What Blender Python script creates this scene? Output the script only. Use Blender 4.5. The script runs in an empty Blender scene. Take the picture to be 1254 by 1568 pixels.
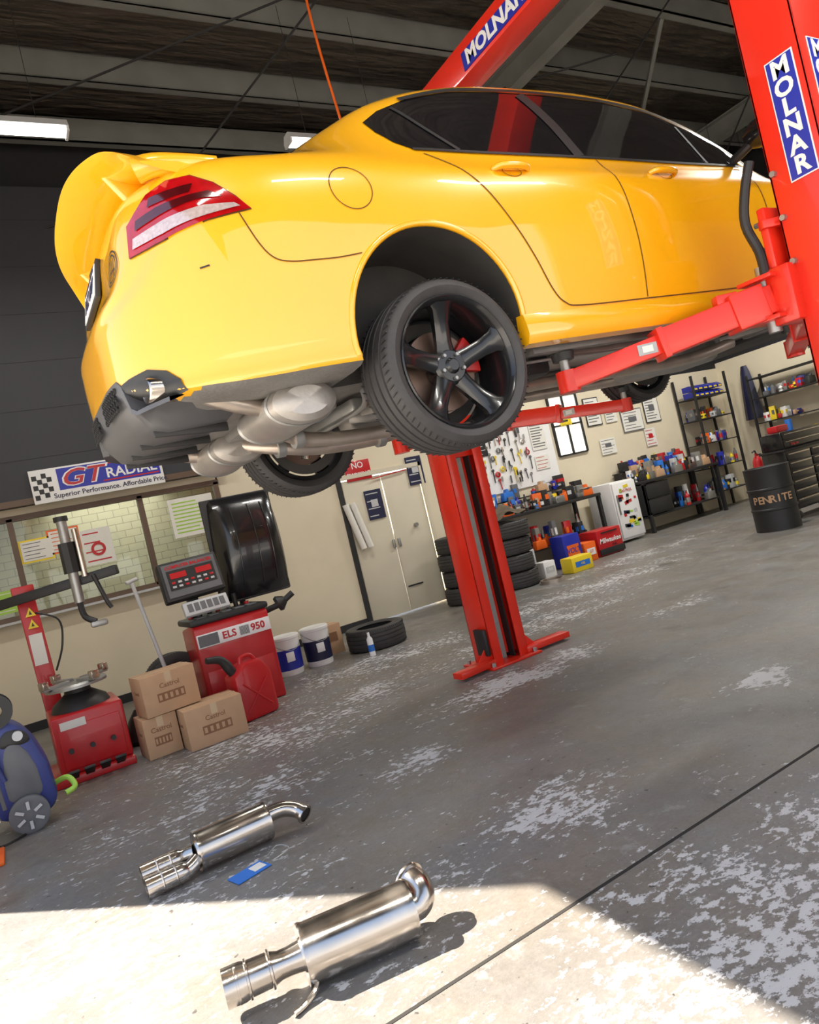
import bpy, bmesh, math, random
import numpy as np
from mathutils import Vector, Matrix, Euler
from mathutils.bvhtree import BVHTree
random.seed(7)
S=bpy.context.scene
COL=S.collection
R=math.radians

# ------------------------------------------------------------------ materials
def mat(name,col,rough=.5,metal=0,var=.12,scale=6,coat=0,bump=0,emit=0,bscale=60,rvar=0):
    m=bpy.data.materials.new(name); m.use_nodes=True
    nt=m.node_tree; b=nt.nodes['Principled BSDF']
    tc=nt.nodes.new('ShaderNodeTexCoord'); nz=nt.nodes.new('ShaderNodeTexNoise')
    nz.inputs['Scale'].default_value=scale; nz.inputs['Detail'].default_value=6
    nt.links.new(tc.outputs['Object'],nz.inputs['Vector'])
    mx=nt.nodes.new('ShaderNodeMix'); mx.data_type='RGBA'
    mx.inputs[6].default_value=(*[c*(1-var) for c in col],1)
    mx.inputs[7].default_value=(*[min(1,c*(1+var)) for c in col],1)
    nt.links.new(nz.outputs[0],mx.inputs[0]); nt.links.new(mx.outputs[2],b.inputs['Base Color'])
    b.inputs['Roughness'].default_value=rough; b.inputs['Metallic'].default_value=metal
    b.inputs['Coat Weight'].default_value=coat; b.inputs['Coat Roughness'].default_value=.03
    if rvar:
        mr=nt.nodes.new('ShaderNodeMapRange'); mr.inputs[3].default_value=max(.02,rough-rvar); mr.inputs[4].default_value=rough+rvar
        nt.links.new(nz.outputs[0],mr.inputs[0]); nt.links.new(mr.outputs[0],b.inputs['Roughness'])
    if emit:
        b.inputs['Emission Color'].default_value=(*col,1); b.inputs['Emission Strength'].default_value=emit
    if bump:
        n2=nt.nodes.new('ShaderNodeTexNoise'); n2.inputs['Scale'].default_value=bscale
        nt.links.new(tc.outputs['Object'],n2.inputs['Vector'])
        bp=nt.nodes.new('ShaderNodeBump'); bp.inputs['Strength'].default_value=bump; bp.inputs['Distance'].default_value=.01
        nt.links.new(n2.outputs[0],bp.inputs['Height']); nt.links.new(bp.outputs[0],b.inputs['Normal'])
    return m
YEL=mat('yellow_paint',(.91,.43,.003),.32,0,.015,2,coat=1)
YEL.node_tree.nodes['Principled BSDF'].inputs['Coat IOR'].default_value=1.7
GAP=mat('panel_gap_shade',(.10,.04,.002),.8,0,.1,4)
GLS=mat('tinted_glass',(.006,.006,.008),.04,0,.1,2,coat=1)
BLKG=mat('gloss_black',(.010,.010,.011),.25,0,.1,4,coat=.4)
BLK=mat('satin_black',(.018,.018,.019),.5,0,.2,8)
RUB=mat('tyre_rubber',(.042,.040,.040),.6,0,.25,20,bump=.15)
UND=mat('underbody',(.20,.19,.18),.5,.25,.45,7,bump=.2)
WELL=mat('wheel_well',(.04,.037,.034),.85,0,.3,9)
ALU=mat('heat_shield',(.46,.43,.40),.42,.7,.3,8,bump=.1,rvar=.1)
STEEL=mat('brushed_steel',(.58,.53,.48),.22,1,.22,9,rvar=.14)
RUST=mat('heated_steel',(.50,.43,.37),.36,.8,.35,9,rvar=.12)
GREYM=mat('grey_metal',(.38,.38,.37),.42,.75,.25,9)
DISC=mat('brake_disc',(.20,.13,.10),.45,.7,.3,9)
CALI=mat('caliper_red',(.42,.012,.01),.4,0,.2,9)
LRED=mat('lens_red',(.36,.004,.006),.08,0,.45,28,coat=1)
LCLR=mat('lens_clear',(.58,.46,.44),.12,.3,.45,80,coat=1)
LDRK=mat('lens_dark',(.06,.003,.004),.1,0,.3,30,coat=1)
RED=mat('lift_red',(.74,.024,.008),.36,0,.18,3,coat=.3,bump=.03,rvar=.08)
MRED=mat('machine_red',(.48,.010,.014),.4,0,.15,4,coat=.2)
WHT=mat('white_plastic',(.8,.8,.8),.45,0,.05,5)
PAPER=mat('paper',(.74,.73,.68),.8,0,.06,9)
BLUE=mat('sticker_blue',(.02,.03,.36),.35,0,.1,5)
DBLUE=mat('washer_blue',(.03,.045,.20),.45,0,.15,8)
GREY=mat('grey_plastic',(.12,.125,.135),.5,0,.15,8)
CHAR=mat('diffuser_grey',(.085,.085,.09),.4,0,.15,8)
LGREY=mat('light_grey',(.5,.51,.52),.5,0,.1,8)
CARD=mat('cardboard',(.50,.31,.18),.8,0,.1,12)
CARDD=mat('cardboard_print',(.25,.12,.06),.8,0,.1,12)
TAPE=mat('packing_tape',(.58,.42,.26),.4,0,.05,12)
ORG=mat('orange_plastic',(.8,.13,.01),.5,0,.1,8)
YPL=mat('yellow_plastic',(.8,.6,.02),.5,0,.1,8)
GRN=mat('green_plastic',(.35,.6,.08),.5,0,.1,8)
CBLUE=mat('bright_blue',(.02,.16,.6),.5,0,.1,8)
CREAM=mat('cream_wall',(.68,.61,.46),.75,0,.10,2,bump=.05,bscale=12)
DOORC=mat('cream_door',(.62,.57,.45),.6,0,.12,2,bump=.05)
DGREY=mat('charcoal_cladding',(.032,.034,.041),.6,0,.15,1.5)
DARK=mat('dark_shed_wall',(.012,.012,.014),.8,0,.3,2)
BEAM=mat('galvanised_beam',(.21,.215,.20),.5,.3,.25,3)
TUBE=mat('lamp_tube',(1,.97,.9),.5,0,0,2,emit=11)
TIMB=mat('dark_frame',(.12,.075,.05),.5,0,.2,5)
CHALK=mat('sign_navy',(.01,.012,.05),.5,0,.1,5)

def glass_mat():
    m=bpy.data.materials.new('window_glass'); m.use_nodes=True; nt=m.node_tree
    nt.nodes.remove(nt.nodes['Principled BSDF'])
    o=nt.nodes['Material Output']; t=nt.nodes.new('ShaderNodeBsdfTransparent'); g=nt.nodes.new('ShaderNodeBsdfGlossy')
    g.inputs['Roughness'].default_value=.03; t.inputs[0].default_value=(.85,.9,.88,1)
    f=nt.nodes.new('ShaderNodeFresnel'); f.inputs[0].default_value=1.5
    mx=nt.nodes.new('ShaderNodeMixShader'); nt.links.new(f.outputs[0],mx.inputs[0])
    nt.links.new(t.outputs[0],mx.inputs[1]); nt.links.new(g.outputs[0],mx.inputs[2]); nt.links.new(mx.outputs[0],o.inputs[0])
    return m
PANE=glass_mat()

def brick_mat():
    m=bpy.data.materials.new('cream_brick'); m.use_nodes=True; nt=m.node_tree; b=nt.nodes['Principled BSDF']
    tc=nt.nodes.new('ShaderNodeTexCoord'); mp=nt.nodes.new('ShaderNodeMapping'); mp.inputs['Rotation'].default_value=(R(90),0,0)
    br=nt.nodes.new('ShaderNodeTexBrick'); br.inputs['Scale'].default_value=2.4
    br.inputs['Color1'].default_value=(.72,.66,.5,1); br.inputs['Color2'].default_value=(.66,.6,.45,1); br.inputs['Mortar'].default_value=(.42,.38,.3,1)
    br.inputs['Mortar Size'].default_value=.012
    nt.links.new(tc.outputs['Object'],mp.inputs[0]); nt.links.new(mp.outputs[0],br.inputs['Vector'])
    nt.links.new(br.outputs[0],b.inputs['Base Color']); b.inputs['Roughness'].default_value=.7
    return m
BRICK=brick_mat()

def floor_mat():
    m=bpy.data.materials.new('worn_painted_concrete'); m.use_nodes=True; nt=m.node_tree; b=nt.nodes['Principled BSDF']
    L=nt.links.new
    geo=nt.nodes.new('ShaderNodeNewGeometry')
    pos=geo.outputs['Position']
    def noise(sc,det,ro,scl=(1,1,1)):
        mp=nt.nodes.new('ShaderNodeMapping'); mp.inputs['Scale'].default_value=scl; L(pos,mp.inputs[0])
        n=nt.nodes.new('ShaderNodeTexNoise'); n.inputs['Scale'].default_value=sc; n.inputs['Detail'].default_value=det; n.inputs['Roughness'].default_value=ro
        L(mp.outputs[0],n.inputs['Vector']); return n.outputs[0]
    def ma(op,a,bb,c=None):
        n=nt.nodes.new('ShaderNodeMath'); n.operation=op
        for i,x in enumerate((a,bb,c)):
            if x is None: continue
            if isinstance(x,(int,float)): n.inputs[i].default_value=x
            else: L(x,n.inputs[i])
        return n.outputs[0]
    def mr(x,a,bb,c=0,d=1):
        n=nt.nodes.new('ShaderNodeMapRange'); L(x,n.inputs[0])
        for i,v in enumerate((a,bb,c,d)): n.inputs[i+1].default_value=v
        return n.outputs[0]
    def mix(f,a,bb):
        n=nt.nodes.new('ShaderNodeMix'); n.data_type='RGBA'
        L(f,n.inputs[0])
        for i,x in ((6,a),(7,bb)):
            if isinstance(x,tuple): n.inputs[i].default_value=(*x,1)
            else: L(x,n.inputs[i])
        return n.outputs[2]
    patches=[(1.85,2.56,.42,.26,1.15),(3.6,2.69,.24,.15,1.4),(3.2,4.42,.85,.26,1.35),(1.79,3.7,.32,.2,1.15),(1.5,5.4,1.2,.8,.85),
             (-.1,3.1,1.1,.8,.9),(1.6,1.35,.9,.6,1),(6,6.6,1.8,.5,.95),(4.6,5.8,1.6,.5,.85),(2.6,1.6,.9,.28,.95),(.9,4.4,.9,.6,.75),(8.,7.6,2,.4,.8),(3.1,6.6,1.5,.6,.85),(.9,2.3,1.2,.8,.5),(5.2,4.6,.5,.2,.9),(2.4,5.6,.9,.35,.9)]
    sep=nt.nodes.new('ShaderNodeSeparateXYZ'); L(pos,sep.inputs[0])
    wx=ma('MULTIPLY',ma('SUBTRACT',noise(2.2,4,.6),.5),.55); wy=ma('MULTIPLY',ma('SUBTRACT',noise(1.8,4,.6,(1.3,1,1)),.5),.45)
    PX=ma('ADD',sep.outputs[0],wx); PY=ma('ADD',sep.outputs[1],wy)
    tot=None
    for (px,py,rx,ry,st) in patches:
        dx=ma('DIVIDE',ma('SUBTRACT',PX,px),rx); dy=ma('DIVIDE',ma('SUBTRACT',PY,py),ry)
        d2=ma('ADD',ma('MULTIPLY',dx,dx),ma('MULTIPLY',dy,dy))
        g=ma('MULTIPLY',ma('POWER',2.718,ma('MULTIPLY',d2,-1)),st)
        tot=g if tot is None else ma('MAXIMUM',tot,g)
    fine=noise(16,12,.72,(1,1.5,1)); big=noise(.9,5,.6); med=noise(3,8,.6)
    fl=ma('ADD',ma('ADD',fine,ma('MULTIPLY',tot,.17)),ma('MULTIPLY',ma('SUBTRACT',med,.5),.40))
    flake=mr(fl,.65,.67)
    haze=mr(tot,.2,1,0,.22)
    base=mix(mr(big,.35,.65),(.138,.125,.109),(.195,.195,.197))
    base=mix(mr(noise(2.2,8,.65),.42,.7),base,(.185,.150,.110))
    base=mix(mr(noise(14,10,.7),.3,.75,0,.45),base,(.27,.265,.255))
    base=mix(mr(noise(1.6,4,.5,(1,1,1)),.66,.74,0,.7),base,(.05,.045,.04))
    base=mix(mr(noise(5,9,.7,(1.3,1,1)),.60,.66,0,.6),base,(.33,.325,.315))
    base=mix(haze,base,(.29,.29,.30))
    base=mix(mr(noise(60,4,.8),.35,.7,0,.4),base,(.08,.075,.07))
    base=mix(mr(noise(26,3,.5),.69,.72,0,.8),base,(.03,.027,.025))
    col=mix(flake,base,(.52,.52,.53))
    L(col,b.inputs['Base Color'])
    L(ma('ADD',mr(med,.3,.7,.30,.52),ma('MULTIPLY',flake,.15)),b.inputs['Roughness'])
    bp=nt.nodes.new('ShaderNodeBump'); bp.inputs['Strength'].default_value=.4; bp.inputs['Distance'].default_value=.01
    L(ma('ADD',flake,fine),bp.inputs['Height']); L(bp.outputs[0],b.inputs['Normal'])
    return m
FLOOR=floor_mat()

def foil_mat():
    m=bpy.data.materials.new('roof_foil'); m.use_nodes=True; nt=m.node_tree; b=nt.nodes['Principled BSDF']
    tc=nt.nodes.new('ShaderNodeTexCoord'); n=nt.nodes.new('ShaderNodeTexNoise'); n.inputs['Scale'].default_value=2.6; n.inputs['Detail'].default_value=9
    w=nt.nodes.new('ShaderNodeTexNoise'); w.inputs['Scale'].default_value=.8
    mp=nt.nodes.new('ShaderNodeMapping'); mp.inputs['Scale'].default_value=(.6,3,1)
    nt.links.new(tc.outputs['Object'],mp.inputs[0]); nt.links.new(mp.outputs[0],n.inputs[0]); nt.links.new(tc.outputs['Object'],w.inputs[0])
    bp=nt.nodes.new('ShaderNodeBump'); bp.inputs['Strength'].default_value=1; bp.inputs['Distance'].default_value=.12
    ad=nt.nodes.new('ShaderNodeMath'); nt.links.new(n.outputs[0],ad.inputs[0]); nt.links.new(w.outputs[0],ad.inputs[1]); nt.links.new(ad.outputs[0],bp.inputs['Height'])
    nt.links.new(bp.outputs[0],b.inputs['Normal']); b.inputs['Base Color'].default_value=(.135,.115,.095,1); b.inputs['Metallic'].default_value=.65; b.inputs['Roughness'].default_value=.36
    return m
FOIL=foil_mat()

# ------------------------------------------------------------------ mesh builder
def frame(o,x,y):
    x=Vector(x).normalized(); y=Vector(y).normalized(); z=x.cross(y)
    m=Matrix.Identity(4)
    for i in range(3): m[i][0]=x[i]; m[i][1]=y[i]; m[i][2]=z[i]; m[i][3]=o[i]
    return m
def axisT(p0,p1):
    d=Vector(p1)-Vector(p0)
    return Matrix.Translation(p0)@d.to_track_quat('Z','Y').to_matrix().to_4x4()
FRONT=((1,0,0),(0,0,1))      # faces -Y
LEFTF=((0,-1,0),(0,0,1))     # faces -X
def smooth_path(pts,k=6):
    P=[Vector(p) for p in pts]; out=[]
    for i in range(len(P)-1):
        a=P[max(0,i-1)];b=P[i];c=P[i+1];d=P[min(len(P)-1,i+2)]
        for j in range(k):
            t=j/k
            out.append(.5*((2*b)+(c-a)*t+(2*a-5*b+4*c-d)*t*t+(3*b-a-3*c+d)*t**3))
    out.append(P[-1]); return out
class B:
    def __init__(s): s.V=[];s.F=[];s.I=[];s.mats=[]
    def mi(s,m):
        if m not in s.mats: s.mats.append(m)
        return s.mats.index(m)
    def add(s,vs,fs,m,T=None):
        o=len(s.V); i=s.mi(m)
        if T is not None: vs=[T@Vector(v) for v in vs]
        s.V+= [tuple(v) for v in vs]
        for f in fs: s.F.append(tuple(o+k for k in f)); s.I.append(i)
        return s
    def bm(s,bm,m,T=None):
        bm.verts.index_update()
        s.add([v.co.copy() for v in bm.verts],[[v.index for v in f.verts] for f in bm.faces],m,T); bm.free()
    def box(s,c,sz,m,rot=(0,0,0),bev=0,T=None):
        bm=bmesh.new(); bmesh.ops.create_cube(bm,size=1)
        for v in bm.verts: v.co=Vector((v.co.x*sz[0],v.co.y*sz[1],v.co.z*sz[2]))
        if bev: bmesh.ops.bevel(bm,geom=bm.edges[:],offset=bev,segments=2,affect='EDGES',profile=.5)
        M=Matrix.Translation(c)@Euler(rot).to_matrix().to_4x4()
        s.bm(bm,m,M if T is None else T@M)
        return s
    def bx(s,x0,x1,y0,y1,z0,z1,m,bev=0):
        return s.box(((x0+x1)/2,(y0+y1)/2,(z0+z1)/2),(abs(x1-x0),abs(y1-y0),abs(z1-z0)),m,bev=bev)
    def lathe(s,prof,m,T=None,n=40,closed=False,sc=(1,1)):
        vs=[];fs=[];k=len(prof)
        for i in range(n):
            a=2*math.pi*i/n
            for r,z in prof: vs.append((r*math.cos(a)*sc[0],r*math.sin(a)*sc[1],z))
        segs=k if closed else k-1
        for i in range(n):
            j=(i+1)%n
            for q in range(segs):
                q2=(q+1)%k
                fs.append((i*k+q,j*k+q,j*k+q2,i*k+q2))
        return s.add(vs,fs,m,T)
    def cyl(s,p0,p1,r,m,r1=None,n=20,sc=(1,1)):
        h=(Vector(p1)-Vector(p0)).length; r1=r if r1 is None else r1
        return s.lathe([(0.0001,0),(r,0),(r1,h),(0.0001,h)],m,axisT(p0,p1),n,sc=sc)
    def beam(s,p0,p1,w,h,m,bev=.004,up=(0,0,1),w1=None,h1=None):
        p0=Vector(p0);p1=Vector(p1); d=(p1-p0); L=d.length; d.normalize()
        side=d.cross(Vector(up)).normalized(); u=side.cross(d)
        w1=w1 or w; h1=h1 or h
        bm=bmesh.new(); vs=[]
        for p,a,b in ((p0,w,h),(p1,w1,h1)):
            for sx,sy in ((-1,-1),(1,-1),(1,1),(-1,1)): vs.append(bm.verts.new(p+side*sx*a/2+u*sy*b/2))
        for f in ((3,2,1,0),(4,5,6,7),(0,1,5,4),(1,2,6,5),(2,3,7,6),(3,0,4,7)): bm.faces.new([vs[i] for i in f])
        if bev: bmesh.ops.bevel(bm,geom=bm.edges[:],offset=bev,segments=2,affect='EDGES',profile=.5)
        s.bm(bm,m); return s
    def tube(s,pts,r,m,n=12,k=0,cap=True):
        P=smooth_path(pts,k) if k else [Vector(p) for p in pts]
        vs=[];fs=[];N=None
        for i,p in enumerate(P):
            d=(P[min(i+1,len(P)-1)]-P[max(i-1,0)]).normalized()
            if N is None: N=d.orthogonal().normalized()
            N=(N-d*N.dot(d)).normalized(); Bn=d.cross(N)
            rr=r(i/(len(P)-1)) if callable(r) else r
            for j in range(n):
                a=2*math.pi*j/n; vs.append(p+N*math.cos(a)*rr+Bn*math.sin(a)*rr)
        for i in range(len(P)-1):
            for j in range(n): fs.append((i*n+j,i*n+(j+1)%n,(i+1)*n+(j+1)%n,(i+1)*n+j))
        if cap: fs.append(tuple(range(n-1,-1,-1))); fs.append(tuple((len(P)-1)*n+j for j in range(n)))
        return s.add(vs,fs,m)
    def prism(s,poly,d,m,T=None,bev=0):
        bm=bmesh.new(); lo=[bm.verts.new((x,y,0)) for x,y in poly]; hi=[bm.verts.new((x,y,d)) for x,y in poly]; n=len(poly)
        bm.faces.new(lo[::-1]); bm.faces.new(hi)
        for i in range(n): bm.faces.new((lo[i],lo[(i+1)%n],hi[(i+1)%n],hi[i]))
        bmesh.ops.recalc_face_normals(bm,faces=bm.faces[:])
        if bev: bmesh.ops.bevel(bm,geom=bm.edges[:],offset=bev,segments=2,affect='EDGES',profile=.5)
        s.bm(bm,m,T); return s
    def text(s,t,size,m,T,bold=.01,shear=0,ext=.0008,sx=1):
        cu=bpy.data.curves.new('t','FONT'); cu.body=t; cu.size=size; cu.extrude=ext; cu.offset=bold*size; cu.shear=shear
        cu.align_x='CENTER'; cu.align_y='CENTER'; cu.resolution_u=3
        ob=bpy.data.objects.new('t',cu); COL.objects.link(ob)
        dg=bpy.context.evaluated_depsgraph_get(); me=bpy.data.meshes.new_from_object(ob.evaluated_get(dg))
        s.add([(v.co.x*sx,v.co.y,v.co.z) for v in me.vertices],[tuple(p.vertices) for p in me.polygons],m,T)
        bpy.data.objects.remove(ob); bpy.data.curves.remove(cu); bpy.data.meshes.remove(me); return s
    def obj(s,name,parent=None,local=False,ang=35):
        V=s.V
        if parent is not None and not local:
            l=parent.location; V=[(v[0]-l.x,v[1]-l.y,v[2]-l.z) for v in V]; loc=(0,0,0)
        elif parent is None:
            a=np.array(V); c=(a.min(0)+a.max(0))/2; loc=(c[0],c[1],a[:,2].min()); V=[tuple(v) for v in a-np.array(loc)]
        else: loc=(0,0,0)
        me=bpy.data.meshes.new(name); me.from_pydata(V,[],s.F)
        for m in s.mats: me.materials.append(m)
        me.polygons.foreach_set('material_index',s.I)
        me.polygons.foreach_set('use_smooth',[True]*len(s.F)); me.update()
        me.set_sharp_from_angle(angle=R(ang))
        ob=bpy.data.objects.new(name,me); COL.objects.link(ob); ob.location=loc
        if parent is not None: ob.parent=parent
        return ob
def group(name,loc=(0,0,0)):
    e=bpy.data.objects.new(name,None); e.location=loc; e.empty_display_size=.2; COL.objects.link(e); return e

# ------------------------------------------------------------------ CAMERA
cam=bpy.data.cameras.new('camera'); co=bpy.data.objects.new('camera',cam); COL.objects.link(co)
cam.sensor_fit='HORIZONTAL'; cam.sensor_width=36; cam.lens=36*1100/1254; cam.clip_start=.02
rho=R(13.3); D=Vector((.5,.8660254,0)); Rt=Vector((.8660254,-.5,0)); Z=Vector((0,0,1))
Rc=Rt*math.cos(rho)-Z*math.sin(rho); Uc=Rt*math.sin(rho)+Z*math.cos(rho)
M=Matrix.Identity(4)
for i in range(3): M[i][0]=Rc[i]; M[i][1]=Uc[i]; M[i][2]=-D[i]
M[2][3]=1.4
co.matrix_world=M; S.camera=co
S.view_settings.view_transform='Standard'

# ------------------------------------------------------------------ ROOM
YW=9.1; YW2=9.9; XR=14.0; XL=-1.0; ZC=7.0
B().bx(-1.3,XR+.2,-3.2,11.2,-.1,0,FLOOR).obj('floor')
B().bx(-40,-1.3,-40,40,-.12,-.01,mat('driveway_concrete',(.6,.57,.52),.8,0,.15,1)).bx(-1.3,40,-40,-3.2,-.12,-.01,mat('driveway_concrete2',(.6,.57,.52),.8,0,.15,1)).obj('driveway')
B().bx(-1.3,XR,1.953,1.967,.0,.0015,mat('joint_dark',(.02,.018,.016),.9)).obj('trim_1')
b=B(); b.bx(-1.3,XR+.2,-3.2,11.2,ZC,ZC+.08,FOIL); b.obj('ceiling')
b=B()
b.bx(XL,2.6,YW,YW+.1,0,1.25,CREAM).bx(XL,-.35,YW,YW+.1,1.25,2.34,CREAM)
b.bx(2.58,4.26,YW,YW+.1,0,2.6,CREAM).bx(4.26,5.57,YW,YW+.1,2.05,2.6,CREAM).bx(5.57,5.95,YW,YW+.1,0,2.6,CREAM)
b.bx(-.35,2.6,YW,YW+.1,2.34,2.45,CREAM)
b.bx(5.85,5.95,YW+.1,YW2,0,2.9,CREAM).bx(5.85,XR,YW2,YW2+.1,0,2.9,CREAM)
b.bx(5.85,XR,YW2,YW2+.1,2.9,ZC,DARK).bx(5.85,5.95,YW+.1,YW2,2.9,ZC,DARK)
b.bx(XL,5.95,YW,YW+.1,2.6,ZC,DARK)
b.obj('wall_back')
b=B(); b.bx(XL,2.75,YW-.14,YW-.001,2.45,6.1,DGREY).bx(2.75,5.9,YW-.08,YW-.001,2.62,6.1,DGREY); b.bx(XL,2.75,YW-.16,YW-.14,2.45,2.52,TIMB)
for i in range(6): b.bx(XL,2.75,YW-.142,YW-.139,2.95+i*.55,2.953+i*.55,DARK)
b.obj('trim_2')
b=B(); b.bx(XL,4.1,10.9,11.0,0,2.6,BRICK).bx(4.0,4.1,9.2,10.9,0,2.6,CREAM).bx(XL,4.1,9.2,11,2.6,2.65,WHT).obj('wall_office')
b=B()
for z in (1.25,2.34): b.bx(-.35,2.6,YW-.03,YW+.06,z-.03,z+.03,TIMB)
for x in (-.32,.22,1.62,2.56): b.bx(x-.03,x+.03,YW-.03,YW+.06,1.25,2.34,TIMB)
b.bx(-.35,2.6,YW+.02,YW+.026,1.27,2.32,PANE)
b.bx(-.4,2.65,YW-.12,YW-.02,1.2,1.225,LGREY)
win=b.obj('window_1')
def notice(b,x,z,w,h,m=PAPER,y=YW+.012,lines=5,lm=GREY,fr=None,rotz=0):
    if fr: b.box((x,y+.003,z),(w+.04,.01,h+.04),fr)
    b.box((x,y-.004,z),(w,.006,h),m)
    for i in range(lines):
        zz=z+h*.38-i*h*.76/max(1,lines-1); ww=w*random.uniform(.5,.85)
        b.box((x-(w*.85-ww)/2,y-.008,zz),(ww,.002,h*.035),lm)
b=B(); notice(b,.42,1.95,.3,.22,PAPER,YW+.01,5,GREY,YPL); notice(b,.72,2.0,.3,.24,PAPER,YW+.01,5,ORG,ORG); notice(b,1.05,1.85,.33,.42,PAPER,YW-.01,4,MRED)
b.lathe([(.05,0),(.08,0),(.08,.003),(.05,.003)],MRED,frame((1.05,YW-.02,1.82),*FRONT),20)
notice(b,2.2,1.98,.55,.48,PAPER,YW-.02,9,GRN); notice(b,.05,1.45,.32,.25,GRN,YW+.01,3,PAPER); b.obj('office_notices',win)
b=B()
for x0,x1 in ((4.29,4.91),(4.93,5.54)):
    b.bx(x0,x1,YW+.0,YW+.04,.02,2.02,DOORC,.004)
b.bx(4.86,4.90,YW-.03,YW,.95,1.07,GREYM,.005).bx(4.95,4.99,YW-.03,YW,.95,1.07,GREYM,.005)
b.bx(4.95,5.2,YW-.015,YW,.35,.37,BLK); b.cyl((5.3,YW-.05,1.2),(5.3,YW,1.2),.03,GREYM)
b.obj('door_1')
b=B(); b.bx(4.2,4.27,YW-.03,YW+.02,0,2.12,BLK).bx(5.56,5.6,YW-.03,YW+.02,0,2.1,DOORC).bx(4.27,5.6,YW-.03,YW+.02,2.04,2.1,DOORC).obj('trim_3')
b=B(); b.bx(XL,4.2,YW-.02,YW,0,.1,BLK).obj('baseboard_back')
b=B(); b.bx(XR,XR+.1,-3,YW2+.1,0,3.0,CREAM).bx(XR,XR+.1,-3,YW2+.1,3.0,ZC,DARK); b.obj('wall_right')
b=B(); b.bx(XL-.04,XL,4.92,11,0,ZC,CREAM).bx(XL-.04,XL,-3,4.92,4.40,ZC,DARK); b.obj('wall_left')
b=B(); b.bx(XL,XR,-3.1,-3,5.2,ZC,DARK).bx(7.5,XR,-3.1,-3,0,5.2,CREAM); b.obj('wall_front')
b=B(); b.beam((13.93,9.72,0),(13.93,9.72,3.),.1,.1,BLK); b.obj('trim_4')
def cbeam(y,z,h=.3,x0=XL,x1=XR):
    b=B(); b.bx(x0,x1,y-.01,y+.01,z,z+h,BEAM).bx(x0,x1,y-.01,y+.1,z,z+.015,BEAM).bx(x0,x1,y-.01,y+.1,z+h-.015,z+h,BEAM).bx(x0,x1,y+.09,y+.1,z,z+.04,BEAM)
    b.obj('ceiling_beam')
for y in (8.75,7.62,6.45,5.3,4.1): cbeam(y,6.55)
for x in (6.6,11.5):
    b=B(); b.bx(x-.09,x+.09,-3,YW,6.2,6.22,BEAM).bx(x-.09,x+.09,-3,YW,6.5,6.52,BEAM).bx(x-.006,x+.006,-3,YW,6.2,6.52,BEAM); b.obj('roof_girder')
b=B()
for (p,q) in (((-.9,8.9,5.9),(4,5.5,6.5)),((2,9,5.2),(4.2,4,6.6)),((1.2,9,5.6),(8,6,6.5)),((8.5,9,5.5),(7,3,6.5)),((13,9,5.5),(9,4,6.5))): b.tube([p,q],.012,BLK,6)
b.beam((6.0,8.8,6.0),(5.4,7.6,6.6),.05,.05,BEAM); b.beam((9.0,6.6,6.1),(8.2,5.4,6.6),.05,.05,BEAM)
b.obj('roof_bracing')
def lamp(x,y,z,L=1.25,energy=45):
    g=group('fluorescent_light',(x,y,z))
    b=B(); b.prism([(-.09,0),(.09,0),(.05,.07),(-.05,.07)],L,LGREY,frame((x-L/2,y,z),(0,1,0),(0,0,1)))
    b.obj('housing',g)
    b=B()
    for s in(-.045,.045): b.cyl((x-L/2+.02,y+s,z-.02),(x+L/2-.02,y+s,z-.02),.014,TUBE,n=10)
    b.bx(x-L/2,x-L/2+.02,y-.08,y+.08,z-.04,z,LGREY).bx(x+L/2-.02,x+L/2,y-.08,y+.08,z-.04,z,LGREY)
    b.obj('tubes',g)
    b=B(); 
    for s in (-.4,.4): b.tube([(x+s,y,z+.07),(x+s,y,6.6)],.003,BLK,6)
    b.obj('hangers',g)
    l=bpy.data.lights.new('lamp_light','AREA'); l.energy=energy; l.shape='RECTANGLE'; l.size=L; l.size_y=.15; l.color=(1,.96,.88)
    lo=bpy.data.objects.new('lamp_light',l); lo.location=(0,0,-.06); COL.objects.link(lo); lo.parent=g
lamp(.62,6.3,5.2); lamp(3.85,6.25,5.2,energy=60); lamp(8.5,7.2,5.2,energy=140); lamp(11.8,7.2,5.2,energy=140); lamp(4.6,.3,5.2,energy=80); lamp(2.2,.3,5.2,energy=50); lamp(-.1,.3,5.2,energy=35); lamp(7.5,3.2,5.2,energy=100)  # pair over the benches added, hidden from view, to brighten the back wall
l=bpy.data.lights.new('office_light','AREA'); l.energy=24; l.size=1.5; l.color=(1,.95,.85)
lo=bpy.data.objects.new('office_light',l); lo.location=(1.5,10.1,2.55); COL.objects.link(lo)
B().tube([(3.45,5.6,6.6),(3.4,5.57,5.9),(3.5,5.55,4.6),(3.46,5.2,4.3)],.012,ORG,8,k=5).obj('orange_cable')

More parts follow.
